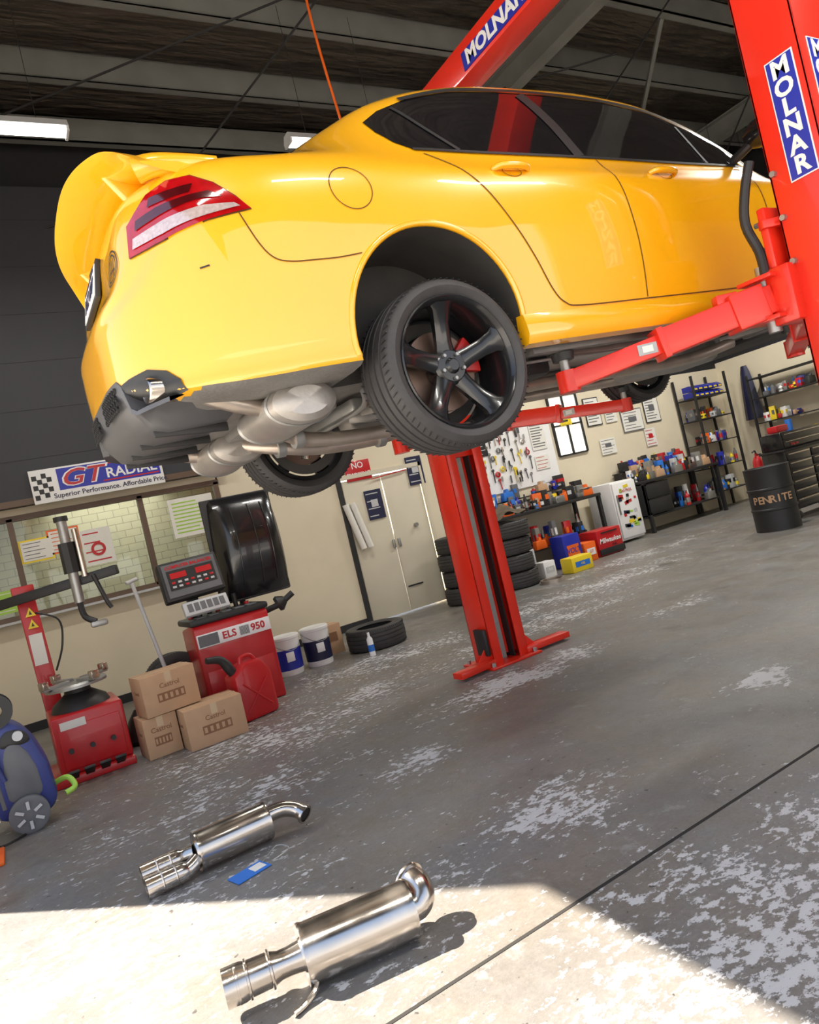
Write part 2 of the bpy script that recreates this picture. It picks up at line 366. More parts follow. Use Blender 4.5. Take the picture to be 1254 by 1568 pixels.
# signs
T=lambda x,y,z:frame((x,y,z),*FRONT)
b=B(); x0,x1,z0,z1=.50,1.93,2.60-.17,2.62+.19; ys=YW-.19
b.bx(x0,x1,ys,ys+.015,z0,z1,WHT,.002)
b.bx(x0+.28,x1-.03,ys-.002,ys,z0+.115,z1-.02,BLUE); 
for i in range(4):
    for j in range(5):
        if (i+j)%2==0: b.bx(x0+.02+i*.05,x0+.07+i*.05,ys-.002,ys,z0+.04+j*.055+i*.008,z0+.095+j*.055+i*.008,BLK)
b.text('GT',.27,WHT,T(x0+.52,ys-.004,z0+.235),bold=.035,shear=.3,sx=1.3); b.text('GT',.255,MRED,T(x0+.52,ys-.0065,z0+.235),bold=.01,shear=.3,sx=1.3)
b.text('RADIAL',.16,WHT,T(x0+1.08,ys-.004,z0+.22),bold=.02,sx=1.05)
b.bx(x0+.75,x1-.05,ys-.004,ys-.002,z0+.135,z0+.15,MRED); b.bx(x0+.8,x1-.05,ys-.004,ys-.002,z1-.05,z1-.035,MRED)
b.text('Superior Performance. Affordable Price.',.078,CHALK,T(x0+.84,ys-.003,z0+.058),bold=.012); b.obj('tyre_brand_sign')
b=B(); b.bx(4.38,4.78,YW-.02,YW-.005,2.0,2.28,MRED,.002); b.text('NO',.12,WHT,T(4.58,YW-.023,2.21)); b.text('SMOKING',.085,WHT,T(4.58,YW-.023,2.08)); b.obj('no_smoking_sign')
def poster(name,x,z,w,h,m,y=YW-.012,lm=LGREY,lines=4,fr=None):
    b=B(); notice(b,x,z,w,h,m,y,lines,lm,fr); b.box((x,y-.009,z+.02),(w*.4,.003,h*.25),lm); b.obj(name)
poster('wall_poster',5.5,1.98,.27,.42,CHALK); poster('wall_poster',4.72,1.62,.27,.42,CHALK)
b=B()
for dx in (0,.11): b.cyl((4.37+dx,YW-.07,1.05),(4.25+dx,YW-.05,1.7),.045,PAPER,n=16)
b.obj('paper_roll')
b=B(); b.beam((4.75,YW-.03,1.98),(5.35,YW-.03,2.02),.015,.015,MRED).obj('red_wand')

# ------------------------------------------------------------------ CAR (local: x fwd from rear axle, z from wheel ground datum)
CX,CY,CZ=1.70,3.18,1.76
car=group('car',(CX,CY,CZ)); car.rotation_euler=(0,-R(1.5),0)
tab=np.array([
#x     zb   W    zs   Wd   zd    Wc   zc    Wr   zr    z0
[-1.192,.43,.14,.54,.12,.565,.10,.58,.07,.595,.60],
[-1.188,.385,.28,.58,.26,.61,.22,.63,.16,.64,.645],
[-1.170,.35,.41,.61,.385,.645,.33,.665,.23,.675,.68],
[-1.135,.318,.515,.64,.485,.68,.42,.70,.29,.71,.715],
[-1.108,.30,.57,.66,.53,.715,.46,.76,.31,.785,.79],
[-1.085,.285,.61,.68,.565,.76,.49,.875,.33,.915,.92],
[-1.045,.265,.672,.72,.615,.85,.53,.975,.35,1.01,1.02],
[-.99,.247,.742,.80,.675,.935,.575,1.02,.38,1.045,1.055],
[-.93,.234,.80,.87,.725,.985,.61,1.04,.41,1.06,1.07],
[-.85,.222,.848,.905,.775,1.01,.645,1.055,.42,1.078,1.088],
[-.70,.215,.895,.93,.815,1.025,.67,1.07,.42,1.095,1.105],
[-.55,.215,.92,.94,.83,1.03,.67,1.08,.42,1.11,1.12],
[-.40,.215,.93,.945,.835,1.04,.66,1.12,.46,1.165,1.18],
[-.15,.22,.935,.945,.84,1.045,.65,1.24,.5,1.30,1.32],
[.10,.22,.935,.945,.84,1.045,.65,1.35,.52,1.42,1.445],
[.40,.22,.93,.94,.835,1.045,.65,1.425,.52,1.50,1.525],
[.80,.22,.93,.94,.835,1.045,.645,1.465,.52,1.545,1.57],
[1.3,.22,.93,.93,.83,1.04,.645,1.47,.52,1.555,1.58],
[1.7,.22,.93,.92,.825,1.035,.65,1.445,.53,1.52,1.545],
[2.1,.22,.93,.91,.82,1.03,.675,1.33,.57,1.40,1.43],
[2.4,.22,.925,.90,.815,1.00,.71,1.17,.6,1.23,1.255],
[2.65,.21,.92,.88,.80,.96,.7,1.02,.5,1.06,1.07],
[3.0,.2,.92,.85,.79,.91,.6,.955,.4,.975,.98],
[3.4,.2,.905,.78,.76,.83,.58,.87,.4,.89,.90],
[3.65,.2,.84,.70,.69,.755,.5,.785,.3,.80,.805],
[3.77,.23,.70,.60,.58,.66,.4,.69,.25,.70,.70],
[3.82,.30,.45,.52,.38,.55,.25,.56,.2,.565,.57],
[3.83,.38,.10,.48,.09,.49,.07,.495,.05,.50,.50]])
def pchip(xs,ys,x):
    h=np.diff(xs); d=np.diff(ys)/h; m=np.zeros_like(ys)
    m[0]=d[0];m[-1]=d[-1]
    for i in range(1,len(xs)-1):
        if d[i-1]*d[i]>0:
            w1=2*h[i]+h[i-1]; w2=h[i]+2*h[i-1]; m[i]=(w1+w2)/(w1/d[i-1]+w2/d[i])
    i=np.clip(np.searchsorted(xs,x)-1,0,len(xs)-2); t=(x-xs[i])/h[i]
    return (2*t**3-3*t*t+1)*ys[i]+(t**3-2*t*t+t)*h[i]*m[i]+(-2*t**3+3*t*t)*ys[i+1]+(t**3-t*t)*h[i]*m[i+1]
xs=[]
for i in range(len(tab)-1):
    n=max(3,int(round((tab[i+1,0]-tab[i,0])/.04)))
    xs+=list(np.linspace(tab[i,0],tab[i+1,0],n,endpoint=False))
xs.append(tab[-1,0]); xs=np.array(xs)
prm=[pchip(tab[:,0],tab[:,c],xs) for c in range(1,11)]
def section(k):
    zb,W,zs,Wd,zd,Wc,zc,Wr,zr,z0=[p[k] for p in prm]
    h=zs-zb
    P=[(0,zb),(.5*W,zb),(W*.93-.0,zb+.003),(W-.028*min(1,W/.5),zb+.10*h),(W-.008,zb+.32*h),(W,zb+.60*h),(W-.006,zb+.85*h),(W-.03*min(1,W/.5),zs),(Wd,zd),(Wc,zc),(Wr,zr),(0,z0)]
    Q=[P[0]]+P+[(-P[-2][0],P[-2][1])]; Q[0]=(-P[1][0],P[1][1])
    out=[]
    for i in range(1,len(Q)-2):
        a,b_,c,d=[np.array(q) for q in Q[i-1:i+3]]
        for j in range(4):
            t=j/4; tau=.42
            m1=(c-a)*tau; m2=(d-b_)*tau
            out.append((2*t**3-3*t*t+1)*b_+(t**3-2*t*t+t)*m1+(-2*t**3+3*t*t)*c+(t**3-t*t)*m2)
    out.append(np.array(P[-1])); return out
rings=[]
for k in range(len(xs)):
    s=section(k)
    ring=[(xs[k],-p[0],p[1]) for p in s]+[(xs[k],p[0],p[1]) for p in s[-2:0:-1]]
    rings.append(ring)
n=len(rings[0]); V=[v for r in rings for v in r]; F=[]
for i in range(len(rings)-1):
    for j in range(n):
        F.append((i*n+j,(i+1)*n+j,(i+1)*n+(j+1)%n,i*n+(j+1)%n))
for e,rev in ((0,False),(len(rings)-1,True)):
    r=rings[e]; c=len(V); V.append((r[0][0],0,sum(p[2] for p in r)/n))
    for j in range(n):
        f=(c,e*n+j,e*n+(j+1)%n); F.append(f[::-1] if rev else f)
me=bpy.data.meshes.new('body'); me.from_pydata(V,[],F); me.update()
bmx=bmesh.new(); bmx.from_mesh(me); bmesh.ops.recalc_face_normals(bmx,faces=bmx.faces[:]); bmx.to_mesh(me)
bvh=BVHTree.FromBMesh(bmx); bmx.free()
body=bpy.data.objects.new('body',me); COL.objects.link(body)
ARCH=[(-.03,.31,.395),(2.90,.33,.385)]
cb=B()
for (ax,az,ar) in ARCH:
    for sd in (-1,1):
        cb.lathe([(0.0001,.55),(ar,.55),(ar,1.2),(0.0001,1.2)],BLK,frame((ax,0,az),(1,0,0),(0,0,1)) if sd<0 else frame((ax,0,az),(-1,0,0),(0,0,1)),72)
cut=cb.obj('cut',group('tmp')); bm=bmesh.new(); bm.from_mesh(cut.data); bmesh.ops.remove_doubles(bm,verts=bm.verts[:],dist=.0005); bmesh.ops.recalc_face_normals(bm,faces=bm.faces[:]); bm.to_mesh(cut.data); bm.free()
mod=body.modifiers.new('b','BOOLEAN'); mod.operation='DIFFERENCE'; mod.object=cut; mod.solver='EXACT'
bpy.context.view_layer.update()
dg=bpy.context.evaluated_depsgraph_get(); me2=bpy.data.meshes.new_from_object(body.evaluated_get(dg))
body.modifiers.clear(); body.data=me2; bpy.data.objects.remove(cut.parent); bpy.data.objects.remove(cut)
me2.materials.clear()
for m in (YEL,WELL,UND): me2.materials.append(m)
for p in me2.polygons:
    p.use_smooth=True; c=p.center; idx=0
    if p.normal.z<-.8 and c.z<.25: idx=2
    for (ax,az,ar) in ARCH:
        d=math.hypot(c.x-ax,c.z-az)
        if d<ar+.004 and abs(c.y)<.935:
            rad=Vector((c.x-ax,0,c.z-az)).normalized()
            if p.normal.dot(rad)<-.7 or (abs(abs(c.y)-.55)<.004): idx=1
    p.material_index=idx
me2.set_sharp_from_angle(angle=R(38))
body.parent=car

def caster(kind):
    if kind=='near': return (lambda a,b_:(Vector((a,-3,b_)),Vector((0,1,0))))
    if kind=='far': return (lambda a,b_:(Vector((a,3,b_)),Vector((0,-1,0))))
    if kind=='rear': return (lambda a,b_:(Vector((-3,a,b_)),Vector((1,0,0))))
    if kind=='top': return (lambda a,b_:(Vector((a,b_,4)),Vector((0,0,-1))))
    if kind=='cn':
        d=Vector((.6,.8,0)); s=Vector((.8,-.6,0)); return (lambda a,b_:(s*a-d*4+Vector((0,0,b_)),d))
    if kind=='cf':
        d=Vector((.6,-.8,0)); s=Vector((.8,.6,0)); return (lambda a,b_:(s*a-d*4+Vector((0,0,b_)),d))
def cast(kind,a,b_,off):
    o,d=caster(kind)(a,b_); h=bvh.ray_cast(o,d)
    if h[0] is None: return None
    nn=h[1] if h[1].dot(d)<0 else -h[1]
    return h[0]+nn*off
def patch(bld,kind,poly,off,m,res=.04):
    bm=bmesh.new(); f=bm.faces.new([bm.verts.new((x,y,0)) for x,y in poly])
    xsn=[p[0] for p in poly]; ysn=[p[1] for p in poly]
    x=min(xsn)+res
    while x<max(xsn): bmesh.ops.bisect_plane(bm,geom=bm.verts[:]+bm.edges[:]+bm.faces[:],plane_co=(x,0,0),plane_no=(1,0,0)); x+=res
    y=min(ysn)+res
    while y<max(ysn): bmesh.ops.bisect_plane(bm,geom=bm.verts[:]+bm.edges[:]+bm.faces[:],plane_co=(0,y,0),plane_no=(0,1,0)); y+=res
    bad=[]
    for v in bm.verts:
        p=cast(kind,v.co.x,v.co.y,off)
        if p is None: bad.append(v)
        else: v.co=p
    if bad: bmesh.ops.delete(bm,geom=bad,context='VERTS')
    bld.bm(bm,m)
def ribbon(bld,kind,pts,w,m,off=.0025,closed=False,k=6):
    P=[Vector((p[0],p[1],0)) for p in pts]
    if closed: P.append(P[0])
    if k: P=smooth_path(P,k)
    vs=[]
    for i,p in enumerate(P):
        d=(P[min(i+1,len(P)-1)]-P[max(i-1,0)]).normalized(); nn=Vector((-d.y,d.x,0))*w/2
        a=cast(kind,p.x+nn.x,p.y+nn.y,off); c=cast(kind,p.x-nn.x,p.y-nn.y,off)
        vs.append(None if a is None or c is None else (a,c))
    for i in range(len(vs)-1):
        if vs[i] and vs[i+1]:
            bld.add([vs[i][0],vs[i][1],vs[i+1][1],vs[i+1][0]],[(0,1,2,3)],m)
def circ(cx,cz,r,n=24,ry=None): return [(cx+r*math.cos(2*math.pi*i/n),cz+(ry or r)*math.sin(2*math.pi*i/n)) for i in range(n)]
gl=B(); gp=B(); tl=B(); tr=B()
DLO=[(-.02,1.255),(-.01,1.18),(.03,1.11),(.09,1.07),(.6,1.062),(1.2,1.055),(1.8,1.045),(2.32,1.045),(2.28,1.18),(2.1,1.31),(1.85,1.405),(1.5,1.458),(1.1,1.475),(.8,1.47),(.5,1.45),(.25,1.395),(.08,1.325)]
for sd in ('near','far'):
    patch(gl,sd,DLO,.003,GLS,.04)
    top=[(.22,1.392),(.5,1.458),(.8,1.479),(1.1,1.484),(1.5,1.466),(1.85,1.413),(2.1,1.318),(2.3,1.18),(2.40,1.06)]
    ribbon(tr,sd,top,.022,BLK,.008)
    ribbon(tr,sd,[(.09,1.066),(.6,1.058),(1.2,1.051),(1.8,1.041),(2.32,1.04)],.014,BLK,.007)
    for p,w in (([(.33,1.07),(.23,1.2),(.15,1.34)],.02),([(1.03,1.06),(1.0,1.26),(.93,1.46)],.07),([(2.0,1.05),(1.98,1.32)],.02)):
        ribbon(tr,sd,p,w,BLK,.0065)
    ribbon(gp,sd,[(1.13,1.045),(1.155,.85),(1.165,.6),(1.15,.34)],.006,GAP)
    ribbon(gp,sd,[(.13,1.045),(.22,.98),(.33,.86),(.43,.70),(.50,.56),(.56,.42),(.62,.355),(.72,.335),(1.15,.333),(1.8,.333),(2.15,.34),(2.22,.42),(2.25,.6),(2.25,.8),(2.24,1.0)],.006,GAP)
    ribbon(gp,sd,circ(-.30,.86,.085),.0035,GAP,closed=True,k=3)
    ribbon(gp,sd,[(-.74,.80),(-.70,.68),(-.66,.62),(-.60,.60),(-.50,.598),(-.42,.60),(-.33,.61)],.0045,GAP)
    sgn=-1 if sd=='near' else 1
    for (ax,az,ar) in ARCH:
        pts=[cast(sd,ax+(ar+.010)*math.cos(a),az+(ar+.010)*math.sin(a),-.003) for a in np.linspace(-.25,math.pi+.25,44)]
        tr.tube([p for p in pts if p is not None],.013,YEL,10)
    for hx in (.42,1.42):
        p=cast(sd,hx,.955,0); q=cast(sd,hx+.2,.955,0)
        ribbon(gp,sd,circ(hx+.10,.942,.05,20,.026),.003,GAP,closed=True,k=2)
        pts=[p,p+Vector((.03,sgn*.024,.004)),Vector(((p.x+q.x)/2,(p.y+q.y)/2+sgn*.03,p.z+.006)),q+Vector((-.03,sgn*.024,.004)),q]
        tr.tube(pts,lambda t:.010+.007*math.sin(math.pi*t),YEL,10,k=5)
    sk=[]
    for x in np.linspace(.355,2.5,24):
        e=min(1,(x-.355)/.12)*min(1,(2.5-x)/.12); sk.append((x,e))
    vs=[];fs=[]
    for x,e in sk:
        o=.90+.033+.012*e
        prof=[(.88,.322),(.925,.318),(o,.28),(o+.004,.235),(o-.015,.195),(.86,.19)]
        vs+=[(x,sgn*a,b_) for a,b_ in prof]
    for i in range(len(sk)-1):
        for j in range(5): fs.append((i*6+j,i*6+j+1,(i+1)*6+j+1,(i+1)*6+j))
    tr.add(vs,fs,YEL)
    tr.add([vs[i] for i in range(6)],[tuple(range(6))],YEL)
patch(gl,'top',[(-.46,-.52),(-.46,.52),(.16,.50),(.16,-.50)],.004,GLS,.05)
patch(gl,'top',[(1.78,-.55),(1.78,.55),(2.54,.62),(2.54,-.62)],.004,GLS,.05)
def corner(pts3,k):
    s=Vector((.8,-.6 if k=='cn' else .6,0)); return [(s.dot(Vector(p)),p[2]) for p in pts3]
for k,sg in (('cn',-1),('cf',1)):
    def c3(l): return corner([(x,sg*y,z) for x,y,z in l],k)
    outl=c3([(-1.045,.58,.765),(-.98,.76,.762),(-.85,.86,.785),(-.70,.90,.80),(-.74,.885,.85),(-.80,.86,.915),(-.86,.82,.96),(-.93,.77,.968),(-1.0,.72,.95),(-1.035,.59,.88)])
    patch(tl,k,outl,.006,LRED,.03)
    patch(tl,k,c3([(-1.035,.61,.785),(-.98,.77,.782),(-.85,.86,.80),(-.735,.893,.812),(-.75,.885,.826),(-.85,.86,.835),(-.98,.76,.828),(-1.03,.62,.82)]),.010,LCLR,.03)
    patch(tl,k,c3([(-1.025,.64,.842),(-.98,.76,.852),(-.85,.855,.862),(-.78,.87,.855),(-.82,.855,.885),(-.98,.75,.885),(-1.02,.65,.875)]),.010,LDRK,.03)
    patch(tl,k,c3([(-1.0,.72,.90),(-.88,.83,.895),(-.86,.83,.925),(-.99,.73,.93)]),.0095,LDRK,.03)
    ribbon(tl,k,outl,.008,GAP,.004,closed=True,k=1)
# plate, badges
px=min(cast('rear',0,.82,0).x,cast('rear',0,.90,0).x)
TP=frame((px-.010,0,.865),(0,-1,0),(.22,0,.96))
tr.box((0,0,-.006),(.41,.16,.02),BLK,bev=.003,T=TP)
tr.box((0,0,.005),(.37,.128,.004),WHT,T=TP)
tr.text('IAZ 697',.088,CHALK,TP@Matrix.Translation((0,-.008,.009)),bold=.02)
tr.box((0,.052,.008),(.3,.012,.002),CHALK,T=TP)
bx=cast('rear',0,.975,0)
tr.lathe([(.0001,.012),(.03,.012),(.04,.006),(.042,0)],BLKG,frame((bx.x-.004,0,.975),(0,-1,0),(.5,0,.8)),24)
for r in (.062,.048): ribbon(gp,'rear',circ(-.47,.785,r,28),.006,BLK,closed=True,k=2,off=.004)
for dy in (-.024,0,.024): ribbon(gp,'rear',[(-.47+dy,.75),(-.47+dy,.82)],.007,BLK,.004,k=3)
ribbon(gp,'rear',[(-.505,.775),(-.435,.775)],.006,BLK,.004,k=3)
ribbon(gp,'near',[(-.90,.63),(-.87,.632)],.006,BLK,.003)
# spoiler
vs=[];fs=[];ys=np.linspace(-.77,.77,49); prof=[]
for i in range(18):
    a=2*math.pi*i/18; cx=.5+.5*math.cos(a); prof.append((cx,.5*math.sin(a)*(.35+.65*cx)))
for y in ys:
    s=abs(y)/.77
    xt=-1.165+.17*s**3; zt=1.215-.105*s**2-.08*max(0,(s-.75)/.25)**2
    xl=-.90+.23*s**3; zl=1.14-.045*s**2-.065*s**5
    th=.036+.035*max(0,(s-.7)/.3)
    for cx,tz in prof: vs.append((xt+(xl-xt)*cx,y,zt+(zl-zt)*(cx)-.02*math.sin(math.pi*cx)+tz*th))
for i in range(48):
    for j in range(18): fs.append((i*18+j,i*18+(j+1)%18,(i+1)*18+(j+1)%18,(i+1)*18+j))
fs.append(tuple(range(18))); fs.append(tuple(48*18+j for j in range(18)))
sp=B(); sp.add(vs,fs,YEL)
for sg in (-1,1):
    sp.tube([(-.99,sg*.69,1.04),(-.93,sg*.72,1.045),(-.83,sg*.74,1.04),(-.72,sg*.755,1.03)],lambda t:.045-.015*t,YEL,12,k=4)
    sp.prism([(-1.06,1.15),(-.92,1.13),(-.86,1.05),(-.98,1.03)],.035,YEL,frame((0,sg*.45+.0175,0),(1,0,0),(0,0,1)),bev=.012)
sp.obj('spoiler',car,True,50)
# diffuser and exhaust outlets
df=B()
for sg in (-1,1):
    pl=[(.34,.26),(.69,.26),(.68,.30),(.645,.345),(.575,.375),(.47,.375),(.36,.365)]
    patch(df,'rear',[(sg*a,z) for a,z in pl],.005,BLK,.02)
yy=np.linspace(-.64,.64,40); vs=[];fs=[]; K=8
for y in yy:
    c=cast('rear',y,.40,0); xr=(c.x if c else -1.0)+.012
    ramp=min(1,max(0,(abs(y)-.40)/.05)); zB=.175+.05*ramp+.03*(y/.66)**4; zt=.395-.14*ramp
    vs+=[(xr+.06,y,zt+.005),(xr-.016,y,zt),(xr-.018,y,zt-.04*(1-ramp*.6)),(xr+.01,y,.27-.015*ramp),(xr+.06,y,zB+.02),(xr+.13,y,zB),(xr+.36,y,zB+.005),(xr+.44,y,.25)]
for i in range(len(yy)-1):
    for j in range(K): fs.append((i*K+j,i*K+(j+1)%K,(i+1)*K+(j+1)%K,(i+1)*K+j))
fs.append(tuple(range(K))); fs.append(tuple((len(yy)-1)*K+j for j in range(K)))
df.add(vs,fs,CHAR)
for y in (-.36,-.12,.12,.36):
    xr=cast('rear',y,.40,0).x; df.beam((xr+.09,y,.185),(xr+.38,y,.165),.014,.035,BLK,.004)
for sg in (-1,1):
    for i in range(9):
        for j in range(4):
            y=sg*(.10+i*.03+.015*(j%2)); xr=cast('rear',y,.40,0).x
            df.lathe([(.007,0),(.0125,0),(.0125,.010),(.007,.010)],BLK,frame((xr-.003,y,.30+j*.022),(0,-1,0),(0,0,1)),6)
    y=sg*.545; xr=cast('rear',y,.40,0).x
    ax_=(sg*.28 if sg<0 else -.28,-1 if True else 0,0)
    TT=frame((xr+.005,y,.305),(0,-1,0),(.05,0,1))
    df.lathe([(.036,-.14),(.037,-.004),(.042,.006),(.047,0),(.047,-.18)],STEEL,TT,36,sc=(1.6,1))
    df.lathe([(.0001,-.07),(.036,-.07)],BLK,TT,28,sc=(1.6,1))
df.obj('diffuser',car,True,50)
mi=B()
for sg in (-1,1):
    mi.tube([(2.25,sg*.80,1.07),(2.25,sg*.88,1.09),(2.26,sg*.93,1.11)],.025,BLK,10,k=3)
    mi.lathe([(.001,-.10),(.05,-.085),(.075,-.03),(.08,.03),(.07,.09),(.03,.11),(.001,.112)],BLKG,Matrix.Translation((2.27,sg*.985,1.14))@Matrix.Rotation(R(90),4,'X'),24,sc=(.75,1))
    mi.lathe([(.001,-.08),(.06,-.05),(.075,.03),(.05,.09),(.001,.1)],YEL,Matrix.Translation((2.295,sg*.99,1.145))@Matrix.Rotation(R(90),4,'X'),24,sc=(.7,1))
mi.obj('mirrors',car,True)
gl.obj('windows',car,True,60); gp.obj('panel_gaps',car,True); tl.obj('tail_lamps',car,True,60); tr.obj('trim',car,True,50)
def tyre(b,T,Ro=.34,w=.25,ri=.262):
    h=w/2
    pr=[(ri,-h*.85),(ri+.02,-h*.98),((Ro+ri)/2,-h*1.04),(Ro-.02,-h*.97),(Ro-.008,-h*.86)]
    for c in (-.55,-.2,.2,.55):
        z=c*h; e=(.003 if abs(c)>.5 else 0); pr+=[(Ro-e,z-.007),(Ro-.010,z-.005),(Ro-.010,z+.005),(Ro-e,z+.007)]
    pr+=[(Ro-.008,h*.86),(Ro-.02,h*.97),((Ro+ri)/2,h*1.04),(ri+.02,h*.98),(ri,h*.85)]
    b.lathe(pr,RUB,T,96)
    n=72
    for i in range(n):
        a=2*math.pi*i/n
        for s in (-1,1):
            M_=T@Matrix.Rotation(a,4,'Z')@Matrix.Translation((Ro-.006,0,s*h*.78))@Matrix.Rotation(.35*s,4,'X')
            b.box((0,0,0),(.004,.0045,h*.3),BLK,T=M_)
def wheel(T):
    b=B(); tyre(b,T)
    b.lathe([(.262,.105),(.268,.118),(.262,.122),(.252,.112),(.243,.08),(.236,.04),(.232,-.02),(.235,-.1),(.262,-.115)],BLKG,T,72)
    b.lathe([(.0001,.066),(.022,.066),(.028,.060),(.034,.052),(.062,.050),(.076,.038),(.078,-.03),(.0001,-.03)],BLKG,T,40)
    for i in range(5):
        a=2*math.pi*i/5+math.pi/2; M_=T@Matrix.Rotation(a,4,'Z')
        st=[(.045,.045,.044,.035),(.10,.037,.050,.035),(.17,.035,.066,.04),(.222,.042,.088,.045),(.246,.060,.102,.045)]
        vs=[];fs=[]
        for r,wd,z,dp in st: vs+=[(r,-wd,z-dp),(r,-wd,z-.014),(r,-wd*.5,z),(r,wd*.5,z),(r,wd,z-.014),(r,wd,z-dp)]
        for q in range(4):
            for j in range(6): fs.append((q*6+j,q*6+(j+1)%6,(q+1)*6+(j+1)%6,(q+1)*6+j))
        fs.append((0,1,2,3,4,5)); fs.append(tuple(24+j for j in (5,4,3,2,1,0)))
        b.add(vs,fs,BLKG,M_)
        M2=T@Matrix.Rotation(a+math.pi/5,4,'Z'); b.lathe([(.0001,.062),(.007,.062),(.009,.04),(.009,.03)],GREYM,M2@Matrix.Translation((.052,0,0)),10)
    b.lathe([(.10,-.045),(.165,-.045),(.165,-.035),(.06,-.035),(.06,-.06),(.165,-.06),(.165,-.045)],DISC,T,48)
    b.lathe([(.0001,.0),(.06,0),(.07,-.06),(.05,-.16),(.0001,-.16)],UND,T,24)
    b.lathe([(.17,-.10),(.225,-.10)],WELL,T,48)
    cal=[(.10*math.cos(a),.10*math.sin(a)) for a in np.linspace(-.15,.75,8)]+[(.185*math.cos(a),.185*math.sin(a)) for a in np.linspace(.75,-.15,8)]
    b.prism(cal,.08,CALI,T@Matrix.Translation((0,0,-.09)),bev=.006)
    return b
for x,ys_,zn,zf in ((0,(-.795,.80),.17,.215),(2.915,(-.795,.795),.27,.33)):
    for sg in (-1,1):
        T_=frame((x-(.04 if (sg>0 and x==0) else 0),ys_[0] if sg<0 else ys_[1],zn if sg<0 else zf),(1,0,0) if sg<0 else (-1,0,0),(0,0,1))
        wheel(T_).obj('wheel_%s_%s'%('rear' if x==0 else 'front','near' if sg<0 else 'far'),car,True)
# underbody
u=B()
for sg in (-1,1):
    u.lathe([(.0001,-.25),(.07,-.25),(.098,-.23),(.105,-.18),(.105,.18),(.098,.23),(.07,.25),(.0001,.25)],ALU,Matrix.Translation((-.58,sg*.44,.16))@Matrix.Rotation(R(90),4,'X'),32,sc=(1.35,.8))
    for q in (-.18,.18): u.lathe([(.105,-.008),(.111,0),(.105,.008)],GREYM,Matrix.Translation((-.58,sg*.44-q,.16))@Matrix.Rotation(R(90),4,'X'),32,sc=(1.35,.8))
    u.tube([(-.68,sg*.52,.18),(-.82,sg*.535,.22),(-1.0,sg*.545,.305)],.034,RUST,14,k=5)
    u.tube([(-.56,sg*.22,.16),(-.42,sg*.12,.10),(-.2,sg*.12,.06),(.15,sg*.15,.055),(.5,sg*.22,.10),(1.0,sg*.22,.13),(2.2,sg*.18,.12),(2.6,sg*.3,.16)],.034,RUST,16,k=8)
    for q in ((-.42,sg*.12,.10),(.15,sg*.15,.055),(.5,sg*.22,.10)):
        u.lathe([(.0001,-.02),(.048,-.02),(.048,.02),(.0001,.02)],GREYM,Matrix.Translation(q)@Matrix.Rotation(R(90),4,'Y'),18)
    wz=.17 if sg<0 else .21
    u.beam((-.10,sg*.22,.15),(-.04,sg*.66,wz-.07),.05,.04,ALU,w1=.04); u.beam((.22,sg*.30,.16),(.04,sg*.66,wz-.06),.06,.05,GREYM,.008)
    u.beam((.42,sg*.62,.22),(.05,sg*.66,wz-.04),.05,.05,UND,.008); u.beam((-.05,sg*.3,.26),(0,sg*.66,.28),.04,.03,UND)
    u.box((0,sg*.665,wz),(.12,.06,.2),GREYM,bev=.02)
    co_=[(.12+.055*math.cos(a),sg*.5+.055*math.sin(a),.10+.16*a/(2*math.pi*5)) for a in np.linspace(0,2*math.pi*5,80)]
    u.tube(co_,.008,BLK,6)
    u.cyl((-.10,sg*.6,.07),(-.03,sg*.56,.42),.022,STEEL); u.cyl((-.075,sg*.585,.2),(-.02,sg*.56,.42),.035,BLK)
    u.beam((2.9,sg*.2,.2),(2.92,sg*.68,.2),.07,.04,UND,.008); u.beam((2.55,sg*.25,.19),(2.9,sg*.68,.2),.05,.04,UND,.008); u.cyl((2.92,sg*.62,.2),(2.9,sg*.58,.5),.03,BLK)
    u.box((2.915,sg*.665,.26),(.12,.06,.2),UND,bev=.02)
    u.cyl((-.0,sg*.2,.17),(0,sg*.66,wz),.022,BLK)
    u.lathe([(.02,-.03),(.04,-.02),(.042,.02),(.02,.03)],RUB,Matrix.Translation((0,sg*.26,.17))@Matrix.Rotation(R(90),4,'X'),18)
    u.beam((.5,sg*.75,.2),(2.4,sg*.75,.2),.05,.04,UND,.004)
    u.tube([(.3,sg*.5,.2),(.8,sg*.55,.19),(1.6,sg*.52,.19),(2.4,sg*.55,.2)],.008,GREYM,6,k=4)
    u.tube([(-.30,sg*.62,.17),(-.22,sg*.45,.14),(-.2,sg*.2,.13),(-.2,0,.13)],.011,GREYM,8,k=4)
u.beam((-.18,-.34,.17),(-.18,.34,.17),.08,.06,GREYM,.015); u.beam((.22,-.42,.19),(.22,.42,.19),.08,.06,GREYM,.015)
u.lathe([(.0001,-.14),(.07,-.13),(.11,-.05),(.11,.06),(.06,.14),(.0001,.15)],ALU,Matrix.Translation((.02,0,.16))@Matrix.Rotation(R(90),4,'Y'),24)
for a in np.linspace(-1.1,1.1,7): u.box((-.04,.105*math.sin(a),.16-.105*math.cos(a)),(.14,.006,.02),GREYM,rot=(a,0,0))
u.cyl((.15,0,.17),(2.0,0,.2),.035,GREYM); u.box((.62,0,.19),(.45,1.0,.12),BLK,bev=.03); u.box((2.3,0,.17),(.7,.35,.16),GREYM,bev=.05)
u.box((-.45,0,.2),(.4,.55,.05),UND,bev=.02); u.box((3.2,0,.19),(.5,1.2,.05),BLK,bev=.01); u.box((1.5,.38,.205),(1.3,.3,.03),UND,bev=.008); u.box((1.5,-.4,.205),(1.3,.3,.03),ALU,bev=.008)
u.obj('underbody',car,True)

